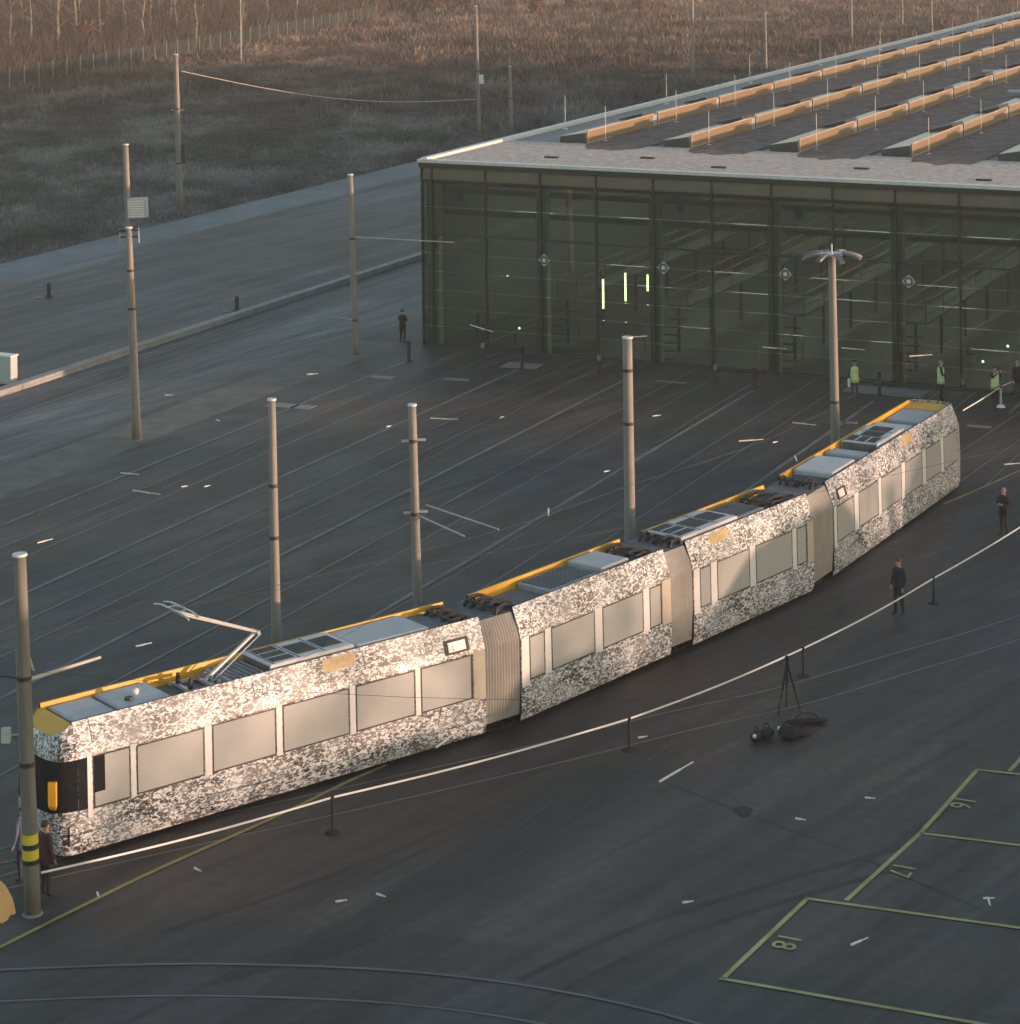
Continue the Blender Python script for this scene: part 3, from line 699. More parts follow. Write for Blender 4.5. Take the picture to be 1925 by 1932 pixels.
cables(B_, 5.9, 6.95); cables(C_, -.5, .1, 3.0); ac_unit(C_, .05, 3.1); louvre(C_, 3.2, 4.7, 3.2); cables(C_, 5.0, 6.7); cables(D_, -.7, .0, 3.0)
rbox(D_, .1, .9, .5, W - .5, 2.94, 3.1, 'dark_metal', 'junction_box'); hatch(D_, 1.0, 3.1, 3.26, 'acgrey'); rbox(D_, 3.2, 3.7, .5, W - .5, 2.94, 3.06, 'dark_metal', 'junction_box'); hatch(D_, 3.8, 4.5, 3.2)
ac_unit(D_, 5.3, 8.0); hatch(D_, 8.1, 8.9, 3.2, 'acgrey'); rbox(D_, 9.0, 9.7, .5, W - .5, 2.94, 3.0, 'deck', 'walk_plate'); hatch(D_, 9.8, 11.7, 3.12); rbox(D_, 11.85, 12.56, .42, W - .42, 2.94, 3.12, 'amber', 'cab_roof_edge'); rbox(A, .57, .66, .42, W - .42, 2.94, 3.12, 'amber', 'cab_roof_edge')
# pantograph on section A
pg = MB(); pg.box(4.0, 5.0, .75, .82, 2.98, 3.05); pg.box(4.0, 5.0, 1.58, 1.65, 2.98, 3.05); pg.box(4.1, 4.2, .82, 1.58, 2.98, 3.05); pg.box(4.75, 4.85, .82, 1.58, 2.98, 3.05)
pan = pg.build('pantograph', 'steel', A)
arm = MB(); KN = Vector((6.35, 1.2, 3.97)); HD = Vector((4.02, 1.2, 4.93))
arm.tube((4.77, 1.2, 3.02), KN, .055, .045, 8); arm.tube((4.95, 1.05, 3.03), KN + Vector((.08, -.1, -.05)), .018, .018, 6); arm.tube((4.95, 1.35, 3.03), KN + Vector((.08, .1, -.05)), .018, .018, 6)
arm.build('lower_arm', 'steel', pan)
arm = MB()
for dy in (-.16, .16): arm.tube(KN + Vector((0, dy * .5, 0)), HD + Vector((0, dy * 1.6, 0)), .035, .028, 8)
arm.tube(KN + Vector((0, -.14, 0)), KN + Vector((0, .14, 0)), .05, .05, 8); arm.build('upper_arm', 'insul', pan)
hd = MB()
for dx in (-.16, .12):
    P = [HD + Vector((dx, yy, .12 - .25 * max(0, abs(yy) - .5) ** 1.2)) for yy in np.linspace(-.85, .85, 11)]; hd.path(P, .025, 6)
hd.tube(HD + Vector((-.16, -.25, .1)), HD + Vector((.12, -.25, .1)), .02, .02, 6); hd.tube(HD + Vector((-.16, .25, .1)), HD + Vector((.12, .25, .1)), .02, .02, 6)
hd.tube(HD + Vector((0, -.3, 0)), HD + Vector((0, .3, 0)), .03, .03, 6); hd.build('collector_head', 'steel', pan)
cp = MB(); cp.tube((4.2, .9, 3.05), (4.2, .9, 3.3), .07, .05, 8); cp.tube((4.2, 1.5, 3.05), (4.2, 1.5, 3.3), .07, .05, 8); cp.tube((4.2, .9, 3.28), (4.77, 1.2, 3.2), .05, .05, 6); cp.build('spring_gear', 'dark_metal', pan)

# ------------------------------------------------------------------ masts
TOPX = {62: 37, 258: 243, 250: 237, 340: 332, 672: 661, 524: 513, 791: 778, 1191: 1184, 1578: 1570, 905: 898, 965: 962}
def mast(x, yb, yt, r0, r1, label, m='pole', bands=(), extra=None, name='catenary_mast'):
    g = G(x, yb); h = hgt(x, yb, yt); t = thing(name, label, 'mast', g, 0., 'masts around the yard')
    if x in TOPX: t.rotation_euler = (0, math.atan2((cr * (TOPX[x] - CX) - sr * (yt - YH)) / F * g.y - g.x, h), 0)
    b = MB(); n = 14; R = []
    for k in range(9):
        z = h * k / 8; r = r0 + (r1 - r0) * k / 8; R.append([(r * math.cos(2 * math.pi * j / n), r * math.sin(2 * math.pi * j / n), z) for j in range(n)])
    b.rings(R); s = b.build('shaft', m, t, smooth=True)
    MB().tube((0, 0, h), (0, 0, h + .05), r1 + .03, r1 + .02, 14).build('cap', 'cap', t)
    MB().tube((0, 0, 0), (0, 0, .05), r0 + .05, r0 + .03, 14).build('footing', 'concrete', t)
    for zf in bands:
        r = r0 + (r1 - r0) * zf + .012; MB().tube((0, 0, h * zf - .05), (0, 0, h * zf + .05), r, r, 14).build('clamp', 'dark_metal', t)
    return t, h, g
def at_depth(g, x, y, dy=0.):
    """offset from base g of the point seen at (x, y) in the upright plane through g facing the viewer"""
    a = (cr * (x - CX) - sr * (y - YH)) / F; bb = (sr * (x - CX) + cr * (y - YH)) / F; Y = g.y + dy
    return Vector((a * Y - g.x, dy, H - bb * Y))
# near pole with yellow bands
t, h, g = mast(62, 1725, 1048, .19, .145, 'thick near mast with two yellow bands standing before the tram nose', 'pole_shaded', bands=(.42, .66))
for z0 in (1.62, 1.27):
    r = .19 - .045 * z0 / h + .006; MB().tube((0, 0, z0), (0, 0, z0 + .22), r, r, 16).build('warning_band', 'band_y', t); MB().tube((0, 0, z0 - .11), (0, 0, z0 - .005), r - .002, r - .002, 16).build('warning_band', 'black', t)
p0 = at_depth(g, 55, 1285); p1 = at_depth(g, 200, 1243, 1.6)
MB().tube(p0, p1, .05, .035, 8).build('bracket_arm', 'insul', t)
MB().tube(at_depth(g, 50, 1182, .5), at_depth(g, 74, 1266, .9), .035, .03, 8).build('arm_insulator', 'insul', t); MB().tube(at_depth(g, 2, 1188, .2), at_depth(g, 8, 1272, .2), .04, .035, 8).build('arm_insulator', 'insul', t)
MB().tube(at_depth(g, 43, 1220, .0), at_depth(g, 48, 1700, .0), .02, .02, 6).build('conduit', 'pole_grey', t)
MB().path([at_depth(g, 2, 1272, .2), at_depth(g, 40, 1278), at_depth(g, 74, 1266, .9)], .02, 6).build('tie_rod', 'dark_metal', t)
MB().box(*[v for v in (-.62, -.40, -.1, .1)], 3.95, 4.45).build('switch_box', 'cabinet', t) if False else None
bxp = at_depth(g, 20, 1386); MB().box(bxp.x - .1, bxp.x + .1, -.08, .08, bxp.z - .16, bxp.z + .16).tube((bxp.x, 0, bxp.z), (0, 0, bxp.z), .02, .02, 6).build('switch_box', 'cabinet', t)
# yard masts
t, h, g = mast(258, 830, 430, .20, .13, 'tall ochre-lit mast on the gravel verge at left', bands=(.62, .80))
for zz, s in ((.985, .42), (.955, .36)): MB().box(-s, s, -.05, .05, h * zz, h * zz + .07).build('cross_bracket', 'dark_metal', t)
for dx in (-.38, .40): MB().tube((dx, 0, h * .93), (dx, 0, h * 1.0), .03, .03, 6).build('insulator', 'insul', t)
t, h, g = mast(250, 640, 273, .19, .14, 'far mast carrying a white slatted box at left', bands=(.3,))
p = at_depth(g, 266, 392)
sb = MB(); sb.box(p.x - .48, p.x + .48, -.30, .3, p.z - .48, p.z + .48); bx = sb.build('equipment_box', 'cabinet', t)
for k in range(7): MB().box(p.x - .44, p.x + .36, -.325, -.302, p.z - .42 + k * .125, p.z - .36 + k * .125).build('box_slat', 'white', bx)
MB().tube((p.x, 0, p.z), (0, 0, p.z), .05, .05, 6).build('bracket', 'pole_grey', t)
t, h, g = mast(340, 395, 103, .24, .15, 'tall mast at the edge of the field with a dark box on its side', bands=(.3, .65))
MB().box(.2, .46, -.14, .14, h * .30, h * .42).build('switch_box', 'dark_metal', t)
for dx in (-.45, .45): MB().box(min(0, dx), max(0, dx), -.04, .04, h * .64, h * .64 + .06).build('cross_bracket', 'insul', t)
t, h, g = mast(672, 672, 330, .16, .13, 'mast with a long thin arm reaching over the hall corner', bands=(.65, .2))
MB().tube(at_depth(g, 672, 447), at_depth(g, 862, 461, .4), .035, .03, 8).build('bracket_arm', 'insul', t)
MB().tube(at_depth(g, 672, 604), at_depth(g, 640, 598, -.4), .025, .02, 6).build('bracket_arm', 'insul', t)
t, h, g = mast(524, 1330, 755, .15, .105, 'slim mast behind the pantograph of the tram', bands=(.55, .72))
t, h, g = mast(791, 1240, 765, .15, .115, 'mast with two short parallel arms behind the tram middle', bands=(.86, .57))
for z in (.86, .575):
    MB().box(-.35, -.1, -.04, .04, h * z - .03, h * z + .03).build('cross_bracket', 'insul', t); MB().box(.1, .38, -.04, .04, h * z, h * z + .06).build('cross_bracket', 'insul', t)
MB().tube(at_depth(g, 792, 972), at_depth(g, 880, 1013, -1.), .03, .025, 8).build('bracket_arm', 'insul', t); MB().tube(at_depth(g, 808, 953, .6), at_depth(g, 945, 1001, -.6), .03, .025, 8).build('bracket_arm', 'insul', t)
MB().tube(at_depth(g, 788, 966), at_depth(g, 808, 953, .6), .02, .02, 6).build('tie_rod', 'dark_metal', t)
t, h, g = mast(1191, 1140, 638, .19, .15, 'stout mast in front of the hall doors at centre', bands=(.88, .68))
MB().tube(at_depth(g, 1190, 636, .1), at_depth(g, 1222, 634, .1), .02, .02, 6).build('bracket_arm', 'insul', t)
# far masts
for (x, yb, yt, r, lab) in ((905, 255, 12, .17, 'lone tall far mast with a small white lamp box in the field'), (965, 245, 125, .19, 'short stout mast beside the tall field mast above the hall corner'),
        (1308, 150, -60, .2, 'far mast rising behind the hall left parapet, cut by top edge'), (1445, 130, 25, .2, 'stubby far mast with a bright tip behind the hall roof'),
        (1607, 78, -60, .2, 'fully sunlit far mast right of the stubby one'), (1703, 52, -20, .18, 'far mast near top right, second from the corner'), (1758, 48, -60, .18, 'far mast nearest the top right corner')):
    t, h, g = mast(x, yb, yt, r, r * .7, lab, bands=(.5,))
    if x == 905:
        MB().box(-.7, .2, -.05, .05, h * .42, h * .42 + .08).build('cross_bracket', 'dark_metal', t); MB().box(.1, .5, -.1, .1, h * .40, h * .47).build('lamp_box', 'white', t)
# thin far street lamp
g = G(455, 112); t = thing('street_lamp', 'thin far street lamp before the bare trees', 'street lamp', g)
MB().tube((0, 0, 0), (0, 0, 9.2), .09, .06, 8).build('shaft', 'insul', t); MB().box(0, .9, -.1, .1, 9.15, 9.28).build('lamp_head', 'white', t)
# floodlight mast
t, h, g = mast(1578, 900, 482, .185, .14, 'floodlight mast with a ring of eight lamp heads before the hall', 'pole', bands=(.34,), name='floodlight_mast'); t['category'] = 'floodlight'; del t['group']
MB().tube((0, 0, h), (0, 0, h + .45), .03, .03, 8).build('finial', 'steel', t); MB().tube((0, 0, h + .02), (0, 0, h + .09), .42, .42, 18).build('crown_ring', 'acgrey', t)
for k in range(8):
    a = 2 * math.pi * k / 8 + .2; T = Matrix.Rotation(a, 4, 'Z')
    hb = MB(); prev = []
    for q in range(5):
        f = q / 4; x = .46 + .74 * f; z = h + .10 + .05 * f * (k % 2) - .20 * f * f; w = .10 + .04 * math.sin(math.pi * f)
        prev.append([T @ Vector(p) for p in ((x, -w, z - .03), (x, w, z - .03), (x, w * .8, z + .05), (x, -w * .8, z + .05))])
    hb.rings(prev); lh = hb.build('lamp_head', 'headgrey', t); MB().tube(T @ Vector((.1, 0, h + .05)), T @ Vector((.5, 0, h + .1)), .03, .03, 6).build('lamp_arm', 'steel', lh)

# ------------------------------------------------------------------ posts in front of the hall
post = None
def signal_post(x, y, hh, label, lit=False, r=.06, nm='track_post'):
    g = G(x, y); t = thing(nm, label, 'post', g, -.4, 'short posts before the hall')
    MB().box(-r, r, -r, r, 0, hh).build('shaft', 'dark_metal', t); MB().box(-r * 1.8, r * 1.8, -r * 1.8, r * 1.8, 0, .05).build('foot_plate', 'dark_metal', t)
    MB().box(-r * 1.2, r * 1.2, -r * 1.5, r * 1.2, hh, hh + .22).build('head', 'plate' if lit else 'dark_metal', t)
for x, y, hh, lab, lit in ((772, 681, .75, 'dark post at the end of the leftmost pale line by the hall corner', 0), (912, 676, .5, 'small post with pale head, second from the hall corner', 1),
        (985, 696, .85, 'dark post beside a pale patch before the hall', 0), (1131, 704, .6, 'small post with pale head left of the stout centre mast', 1),
        (1351, 722, .6, 'post with white tip right of the stout centre mast', 1), (1425, 735, .8, 'dark post ending the pale line left of the floodlight mast', 0), (1660, 746, .85, 'dark post on the grey concrete pad', 0),
        (1818, 738, .3, 'stub marker post right of the yellow tram roof end', 1)): signal_post(x, y, hh, lab, lit)
for x, y, lab in ((92, 560, 'dark bollard on the road at far left'), (447, 586, 'dark bollard beside the pale kerb wall')):
    g = G(x, y); t = thing('road_bollard', lab, 'bollard', g, .4, 'dark bollards on the road')
    MB().tube((0, 0, 0), (0, 0, .78), .12, .11, 10).build('shaft', 'dark_metal', t); MB().tube((0, 0, 0), (0, 0, .06), .25, .22, 12).build('foot_plate', 'hole', t)
    MB().box(-.8, -.3, -.2, .1, 0, .035).build('ground_plate', 'plate', t)
g = G(12, 722); t = thing('cable_cabinet', 'pale grey cable cabinet at the left edge beside the kerb', 'cabinet', g, -.45)
MB().box(-.7, .45, -.25, .25, 0, 1.25).build('housing', 'cabinet', t); MB().box(-.74, .49, -.29, .29, 1.252, 1.32).build('lid', 'white', t); MB().box(-.66, .41, -.262, -.252, .08, 1.2).build('door', 'cabinet', t)

# ------------------------------------------------------------------ overhead fittings on their wires
LAB = 'small pale insulator bar hanging on a thin overhead wire'
fit = [((72, 1024), (98, 1017)), ((250, 925), (303, 933)), ((228, 892), (262, 895)), ((812, 789), (864, 791)), ((1395, 832), (1440, 829)), ((1495, 797), (1540, 802)), ((888, 613), (930, 626)),
       ((1440, 655), (1484, 658)), ((1588, 656), (1632, 660)), ((1716, 672), (1760, 669)), ((258, 1219), (285, 1213)), ((1244, 1475), (1309, 1437)), ((822, 1411), (862, 1382)),
       ((1608, 1782), (1636, 1770)), ((1853, 1695), (1880, 1694)), ((1866, 1699), (1868, 1706)), ((580, 706), (600, 705)), ((944, 788), (950, 786)), ((1232, 785), (1246, 783)), ((1500, 860), (1504, 870)),
       ((1035, 960), (1035, 972)), ((1458, 835), (1468, 833)), ((1140, 890), (1150, 888)), ((730, 805), (738, 803)), ((1895, 876), (1925, 874)), ((370, 1639), (376, 1642)), ((184, 1685), (186, 1692)),
       ((1508, 1545), (1514, 1546)), ((1636, 1505), (1648, 1506)), ((1210, 1391), (1216, 1390)), ((640, 1700), (648, 1699)), ((716, 1688), (722, 1690)), ((1295, 1702), (1302, 1701)), ((345, 918), (352, 917)), ((386, 918), (396, 916)), ((310, 745), (328, 745)), ((408, 792), (415, 794))]
FM = {}
for k, (p, q) in enumerate(fit):
    zz = 5.6 + .15 * (k % 4); a = G(*p, zz); c2 = G(*q, zz); mid = (a + c2) / 2; d = (c2 - a); L = min(max(d.length, .16), 2.2)
    t = thing('wire_insulator', LAB, 'insulator', mid, math.atan2(d.y, d.x), 'insulators on the overhead wires')
    key = round(L, 1)
    if key not in FM:
        b = MB(); n = max(1, int(key / .35)); r = .022 if key > .5 else .02
        b.tube((-key / 2, 0, 0), (key * .1, 0, 0), r, r, 6); b.tube((key * .1, 0, 0), (key / 2, 0, 0), r * .6, r * .6, 6)
        me = bpy.data.meshes.new('bar'); me.from_pydata(b.v, [], b.f); me.materials.append(M['bar']); FM[key] = me
    link('bar', FM[key], t)
lines = [(3.6, 1), (9.4, 1), (15.3, 1), (21.2, 1), (27.1, 1), (-6.6, 0), (-10.3, 0)]
for k, (uc, _) in enumerate(lines):
    b = MB(); P = [uv(uc + .25 * math.sin(v * .09), v, 5.55 + .12 * math.cos(v * .2)) for v in np.linspace(-60, -.3 if uc > 0 else 110, 14)]; b.path(P, .0045, 5)
    tag(b.build('overhead_wire', 'wire'), 'thin overhead wire running lengthwise above a yard track', 'wire', 'overhead wires over the straight tracks')
wirep = [cent[0] - d0 * 20, cent[0], cent[1], cent[3], cent[5], cent[7], cent[7] + d1 * 30]
b = MB(); b.path([Vector((p.x, p.y, 5.09)) for p in smooth(wirep, 6)], .006, 5); tag(b.build('overhead_wire', 'wire'), 'thin contact wire following the curve above the camouflaged tram', 'wire')
b = MB(); b.path([Vector((p.x, p.y, 5.6)) for p in smooth(trk, 5)], .0045, 5); tag(b.build('overhead_wire', 'wire'), 'thin contact wire above the empty track before the tram', 'wire')
g1 = G(62, 1725) + Vector((0, 0, 5.5)); g2 = G(1300, 1900) + Vector((0, 0, 6.2)); g2.x += 12
b = MB(); b.path([g1.lerp(Vector((9., 50.5, 6.)), t) + Vector((0, 0, -.4 * math.sin(math.pi * t))) for t in np.linspace(0, 1, 8)], .0045, 5); tag(b.build('span_wire', 'wire'), 'thin span wire crossing in front of the tram windows', 'wire')
a = G(340, 395) + Vector((.2, 0, 9.7)); c2 = G(905, 255) + Vector((-.3, 0, 3.2))
b = MB(); b.path([a.lerp(c2, t) + Vector((0, 0, -1.0 * math.sin(math.pi * t))) for t in np.linspace(0, 1, 14)], .03, 5); tag(b.build('span_wire', 'insul'), 'sagging wire from the field-edge mast to the tall far mast', 'wire')

# ------------------------------------------------------------------ barrier
sp = [((628, 1572), .85, 'black barrier stanchion nearest the tram nose'), ((1188, 1416), .82, 'black barrier stanchion below the tram bellows'), ((1516, 1276), .78, 'black barrier stanchion right behind the camera tripod'), ((1762, 1139), .78, 'black barrier stanchion right of the person in dark clothes')]
tops = []
for (px, hh, lab) in sp:
    g = G(*px); t = thing('barrier_stanchion', lab, 'stanchion', g, 0, 'stanchions of the barrier'); tops.append(g + Vector((0, 0, hh)))
    MB().tube((0, 0, .02), (0, 0, hh), .032, .032, 10).build('post', 'coal', t); MB().tube((0, 0, 0), (0, 0, .04), .2, .14, 16).build('base', 'coal', t); MB().tube((0, 0, hh), (0, 0, hh + .07), .05, .045, 10).build('belt_head', 'coal', t)
gN = G(62, 1725)
chain = [gN + Vector((.2, -.02, .92)), *tops, G(2010, 985) + Vector((0, 0, .85))]
def tape(P, label, w=.048, sag=.08):
    b = MB()
    for p, q in zip(P[:-1], P[1:]):
        n = 10; pts = [p.lerp(q, k / n) - Vector((0, 0, sag * math.sin(math.pi * k / n))) for k in range(n + 1)]
        d = (q - p); nn = Vector((-d.y, d.x, 0)).normalized() * .006
        for a, c2 in zip(pts[:-1], pts[1:]):
            w3 = Vector((0, 0, w))
            b.rings([[a - nn, a + nn, a + nn + w3, a - nn + w3], [c2 - nn, c2 + nn, c2 + nn + w3, c2 - nn + w3]])
    return tag(b.build('barrier_tape', 'white'), label, 'tape')
tape(chain, 'long white barrier tape strung along the front of the tram')
g = G(1889, 768); t = thing('barrier_stanchion', 'white barrier stanchion beyond the far tram end', 'stanchion', g, 0, 'stanchions of the barrier')
MB().tube((0, 0, .02), (0, 0, .82), .05, .05, 10).build('post', 'cabinet', t); MB().tube((0, 0, 0), (0, 0, .1), .2, .13, 14).build('base', 'white', t); MB().box(-.09, .09, -.09, .09, .82, .92).build('belt_head', 'redcap', t)
e = Vector((*(cent[7] + d1 * 1.2), 0)) + Vector((1.0, -.2, 2.0))
tape([G(1818, 814) + Vector((0, 0, .85)), g + Vector((0, 0, .85)), G(1990, 715) + Vector((0, 0, .85))], 'short white barrier tape behind the far tram end', .045, .02)

# ------------------------------------------------------------------ camera tripod and bags
g = G(1488, 1346); t = thing('camera_tripod', 'tall black camera tripod standing before the barrier tape', 'tripod', g)
ap = Vector((-.02, 0, 1.42))
for dx, dy in ((-.30, -.12), (.34, -.05), (.0, .5)):
    lg = MB(); e2 = Vector((dx, dy, 0)); mid = ap.lerp(e2, .52); lg.tube(ap, mid, .032, .03, 8); lg.tube(mid, e2, .02, .018, 8); lg.build('leg', 'coal', t)
MB().tube(ap + Vector((0, 0, -.25)), ap + Vector((0, 0, .1)), .04, .04, 8).build('centre_column', 'coal', t); MB().ball(ap + Vector((0, 0, .12)), .07, nu=10, nv=6).build('head', 'coal', t); MB().tube(ap + Vector((0, 0, .12)), ap + Vector((-.22, -.1, .0)), .016, .016, 6).build('pan_handle', 'coal', t)
def bag(x, y, dims, rz, lab, tip=False, nm='equipment_bag'):
    g = G(x, y); t = thing(nm, lab, 'bag', g, rz, 'bags beside the tripod'); a, c2, hh = dims; R = []
    for k in range(9):
        s = -1 + 2 * k / 8; f = (1 - abs(s) ** 3) ** .5 * .9 + .12
        R.append([(a * s, c2 * f * math.cos(q) * (1 + .06 * math.sin(3 * q + k)), hh * .5 * (1 + f * .98 * math.sin(q))) for q in np.linspace(0, 2 * math.pi, 12, endpoint=False)])
    MB().rings(R).build('body', 'coal', t, smooth=True)
    MB().path([Vector((a * .5 * math.cos(q), 0, hh * .9 + .16 * math.sin(q))) for q in np.linspace(math.pi, 0, 7)], .018, 6).build('handle', 'coal', t)
    MB().box(-a * .7, a * .7, -.012, .012, hh * .93, hh * .985).build('zip', 'dark_metal', t)
    if tip: MB().ball((-a * .85, -c2 * .3, hh * .75), .055, nu=8, nv=5).build('buckle', 'white', t)
bag(1427, 1398, (.2, .13, .25), 1.0, 'small black bag with white buckle, leftmost of the bags', True); bag(1446, 1392, (.26, .18, .26), .9, 'soft black bag between the small bag and the backpack')
bag(1489, 1394, (.3, .24, .36), -.5, 'black backpack with a pale tag under the tripod', True); bag(1522, 1366, (.62, .12, .16), .12, 'long flat black bag lying right of the tripod'); bag(1512, 1388, (.3, .15, .18), .5, 'low dark pouch right of the backpack')

# ------------------------------------------------------------------ people
def person(x, y, label, jacket='navy', legs='coal', hair='hair', face=0., hgt_=1.78, arms='down', vest=None, cap=None, spread=.09, hold=False, stride=0.):
    g = G(x, y); t = thing('person', label, 'person', g, face); s = hgt_ / 1.78
    J = {}; V3 = []; Ed = []; Ra = []
    def add(n, p, r, par=None):
        J[n] = len(V3); V3.append(Vector(p) * s); Ra.append((r[0] * s, r[1] * s) if isinstance(r, tuple) else (r * s, r * s))
        if par is not None: Ed.append((J[par], J[n]))
    add('pel', (0, 0, .95), (.155, .115)); add('waist', (0, 0, 1.12), (.145, .105), 'pel'); add('chest', (0, -.01, 1.34), (.175, .125), 'waist'); add('sh', (0, 0, 1.46), (.12, .09), 'chest')
    add('neck', (0, -.01, 1.53), .058, 'sh'); add('jaw', (0, -.025, 1.60), (.068, .075), 'neck'); add('head', (0, -.012, 1.69), (.078, .093), 'jaw'); add('crown', (0, 0, 1.755), (.05, .06), 'head')
    for sg, nm in ((-1, 'l'), (1, 'r')):
        add(nm + 'sho', (sg * .185, 0, 1.425), .07, 'sh')
        if arms == 'down' or (arms == 'one' and sg < 0): el, wr, ha = (sg * .245, .03, 1.16), (sg * .245, -.06, .93), (sg * .24, -.085, .85)
        elif arms == 'raised': el, wr, ha = (sg * .30, -.10, 1.27), (sg * .16, -.26, 1.46), (sg * .10, -.26, 1.54)
        elif arms == 'fold': el, wr, ha = (sg * .25, -.05, 1.17), (sg * .06, -.24, 1.18), (-sg * .03, -.25, 1.19)
        else: el, wr, ha = (sg * .27, -.06, 1.19), (sg * .2, -.30, 1.26), (sg * .16, -.36, 1.29)
        add(nm + 'el', el, .05, nm + 'sho'); add(nm + 'wr', wr, .034, nm + 'el'); add(nm + 'ha', ha, (.03, .042), nm + 'wr')
        add(nm + 'hip', (sg * spread, 0, .86), .095, 'pel'); add(nm + 'kn', (sg * (spread + .015), -.02 + sg * stride * .6, .50), .066, nm + 'hip')
        add(nm + 'an', (sg * (spread + .02), .02 + sg * stride, .09), .046, nm + 'kn'); add(nm + 'to', (sg * (spread + .05), -.13 + sg * stride, .045), (.045, .035), nm + 'an')
    me = bpy.data.meshes.new('body'); me.from_pydata([tuple(v) for v in V3], Ed, []); o = bpy.data.objects.new('body', me); col.objects.link(o)
    sk = o.modifiers.new('s', 'SKIN'); sk.use_smooth_shade = True
    for i, r in enumerate(Ra): me.skin_vertices[0].data[i].radius = r
    me.skin_vertices[0].data[0].use_root = True
    su = o.modifiers.new('u', 'SUBSURF'); su.levels = 1; su.render_levels = 1
    bpy.context.view_layer.update(); me2 = bpy.data.meshes.new_from_object(o.evaluated_get(bpy.context.evaluated_depsgraph_get())); bpy.data.objects.remove(o)
    vs = [v.co.copy() for v in me2.vertices]; fs = [tuple(p.vertices) for p in me2.polygons]
    hands = [V3[J['lha']], V3[J['rha']]]; ms = []
    for f in fs:
        c = sum((vs[i] for i in f), Vector()) / len(f); z = c.z / s
        if z > 1.515: k = 0
        elif min((c - h2).length for h2 in hands) < .062 * s: k = 0
        elif z < .09: k = 3
        elif z < .90 and abs(c.x) < .21 * s: k = 2
        else: k = 1
        ms.append(k)
    b = MB(); b.v = [tuple(v) for v in vs]; b.f = fs; b.m = ms
    for h2, w2 in zip(hands, (V3[J['lwr']], V3[J['rwr']])):
        d = (h2 - w2).normalized(); side = d.cross(Vector((0, 1, 0))); side = (side if side.length > .2 else d.cross(Vector((1, 0, 0)))).normalized()
        for k, ln in enumerate((.062, .075, .08, .07)):
            q = h2 + side * (k - 1.5) * .019 * s; kn = q + d * ln * .6 * s; b.tube(q, kn, .009 * s, .0085 * s, 5, 0); b.tube(kn, kn + (d + Vector((0, -.5, 0))).normalized() * ln * .5 * s, .0085 * s, .006 * s, 5, 0)
        b.tube(h2 - side * .03 * s - d * .02, h2 - side * .055 * s + d * .03 * s, .011 * s, .008 * s, 5, 0)
    b.tube((0, -.10 * s, 1.66 * s), (0, -.128 * s, 1.63 * s), .012 * s, .017 * s, 5, 0)
    for sg in (-1, 1): b.ball((sg * .032 * s, -.094 * s, 1.672 * s), .011 * s, 3, 6, 4); b.ball((sg * .082 * s, 0, 1.655 * s), .022 * s, 0, 6, 4, (.4, .8, 1.3))
    b.tube((-.025 * s, -.097 * s, 1.60 * s), (.025 * s, -.097 * s, 1.60 * s), .006 * s, .006 * s, 4, 3)
    b.build('body', ['skin', jacket, legs, 'coal'], t, smooth=True)
    hb = MB(); R = []
    for k in range(6):
        q = math.pi / 2 * k / 5.4; r = math.cos(q); R.append([(.089 * s * r * math.cos(a), (.012 + .104 * r * math.sin(a)) * s, (1.655 + .03 * (math.sin(a) < 0) * (k < 2) + .125 * math.sin(q)) * s) for a in np.linspace(0, 2 * math.pi, 14, endpoint=False)])
    hb.rings(R); hb.build('cap' if cap else 'hair', cap or hair, t, smooth=True)
    if not vest:
        R = []
        for z, rx, ry in ((.80, .195, .15), (.95, .185, .14), (1.12, .172, .13), (1.33, .2, .15), (1.44, .18, .12), (1.505, .085, .08)):
            R.append([(rx * s * math.cos(a), ry * s * math.sin(a) * 1., z * s) for a in np.linspace(0, 2 * math.pi, 16, endpoint=False)])
        MB().rings(R).build('coat', jacket, t, smooth=True)
    else:
        R = []
        for z, rx, ry in ((.78, .215, .165), (.95, .2, .155), (1.12, .185, .145), (1.33, .212, .16), (1.45, .2, .13), (1.50, .1, .09)):
            R.append([(rx * s * math.cos(a), ry * s * math.sin(a), z * s) for a in np.linspace(0, 2 * math.pi, 16, endpoint=False)])
        vo = MB().rings(R, close=True).build('safety_vest', vest, t, smooth=True)
        for z, rx, ry in ((.9, .212, .166), (1.1, .193, .152)):
            MB().rings([[(rx * s * math.cos(a), ry * s * math.sin(a), zz * s) for a in np.linspace(0, 2 * math.pi, 16, endpoint=False)] for zz in (z, z + .05)], cap=False).build('reflective_stripe', 'reflect', vo)
        if hold:
            MB().box(-.34 * s, -.28 * s, -.2, -.05, .62 * s, .98 * s).build('paper_bag', 'white', t)
    return t
person(1697, 1161, 'person in dark navy clothes and reddish cap standing on the track before the barrier', 'navy', 'coal', cap='redcap', face=-.9, hgt_=1.8, stride=.05)
person(1895, 1010, 'person in black coat by the right edge behind the barrier tape', 'coal', 'maroon', hair='hair2', face=-.7, hgt_=1.68, arms='fold')
person(760, 648, 'person in black seen from behind at the hall corner', 'coal', 'coal', face=2.6, hgt_=1.72, spread=.1, arms='fold')
person(1613, 754, 'person in yellow-green safety vest holding a white bag beside the floodlight mast', 'jeans', 'jeans', face=.2, hgt_=1.76, vest='hivis', arms='one', hold=True)
person(1776, 757, 'person in yellow-green vest directly behind the yellow tram roof end', 'coal', 'coal', hair='hair2', face=1.5, hgt_=1.8, vest='hivis', arms='fold')
person(1878, 766, 'person in yellow-green vest beside the white stanchion with hands raised', 'coal', 'coal', face=.6, hgt_=1.76, vest='hivis', arms='raised')
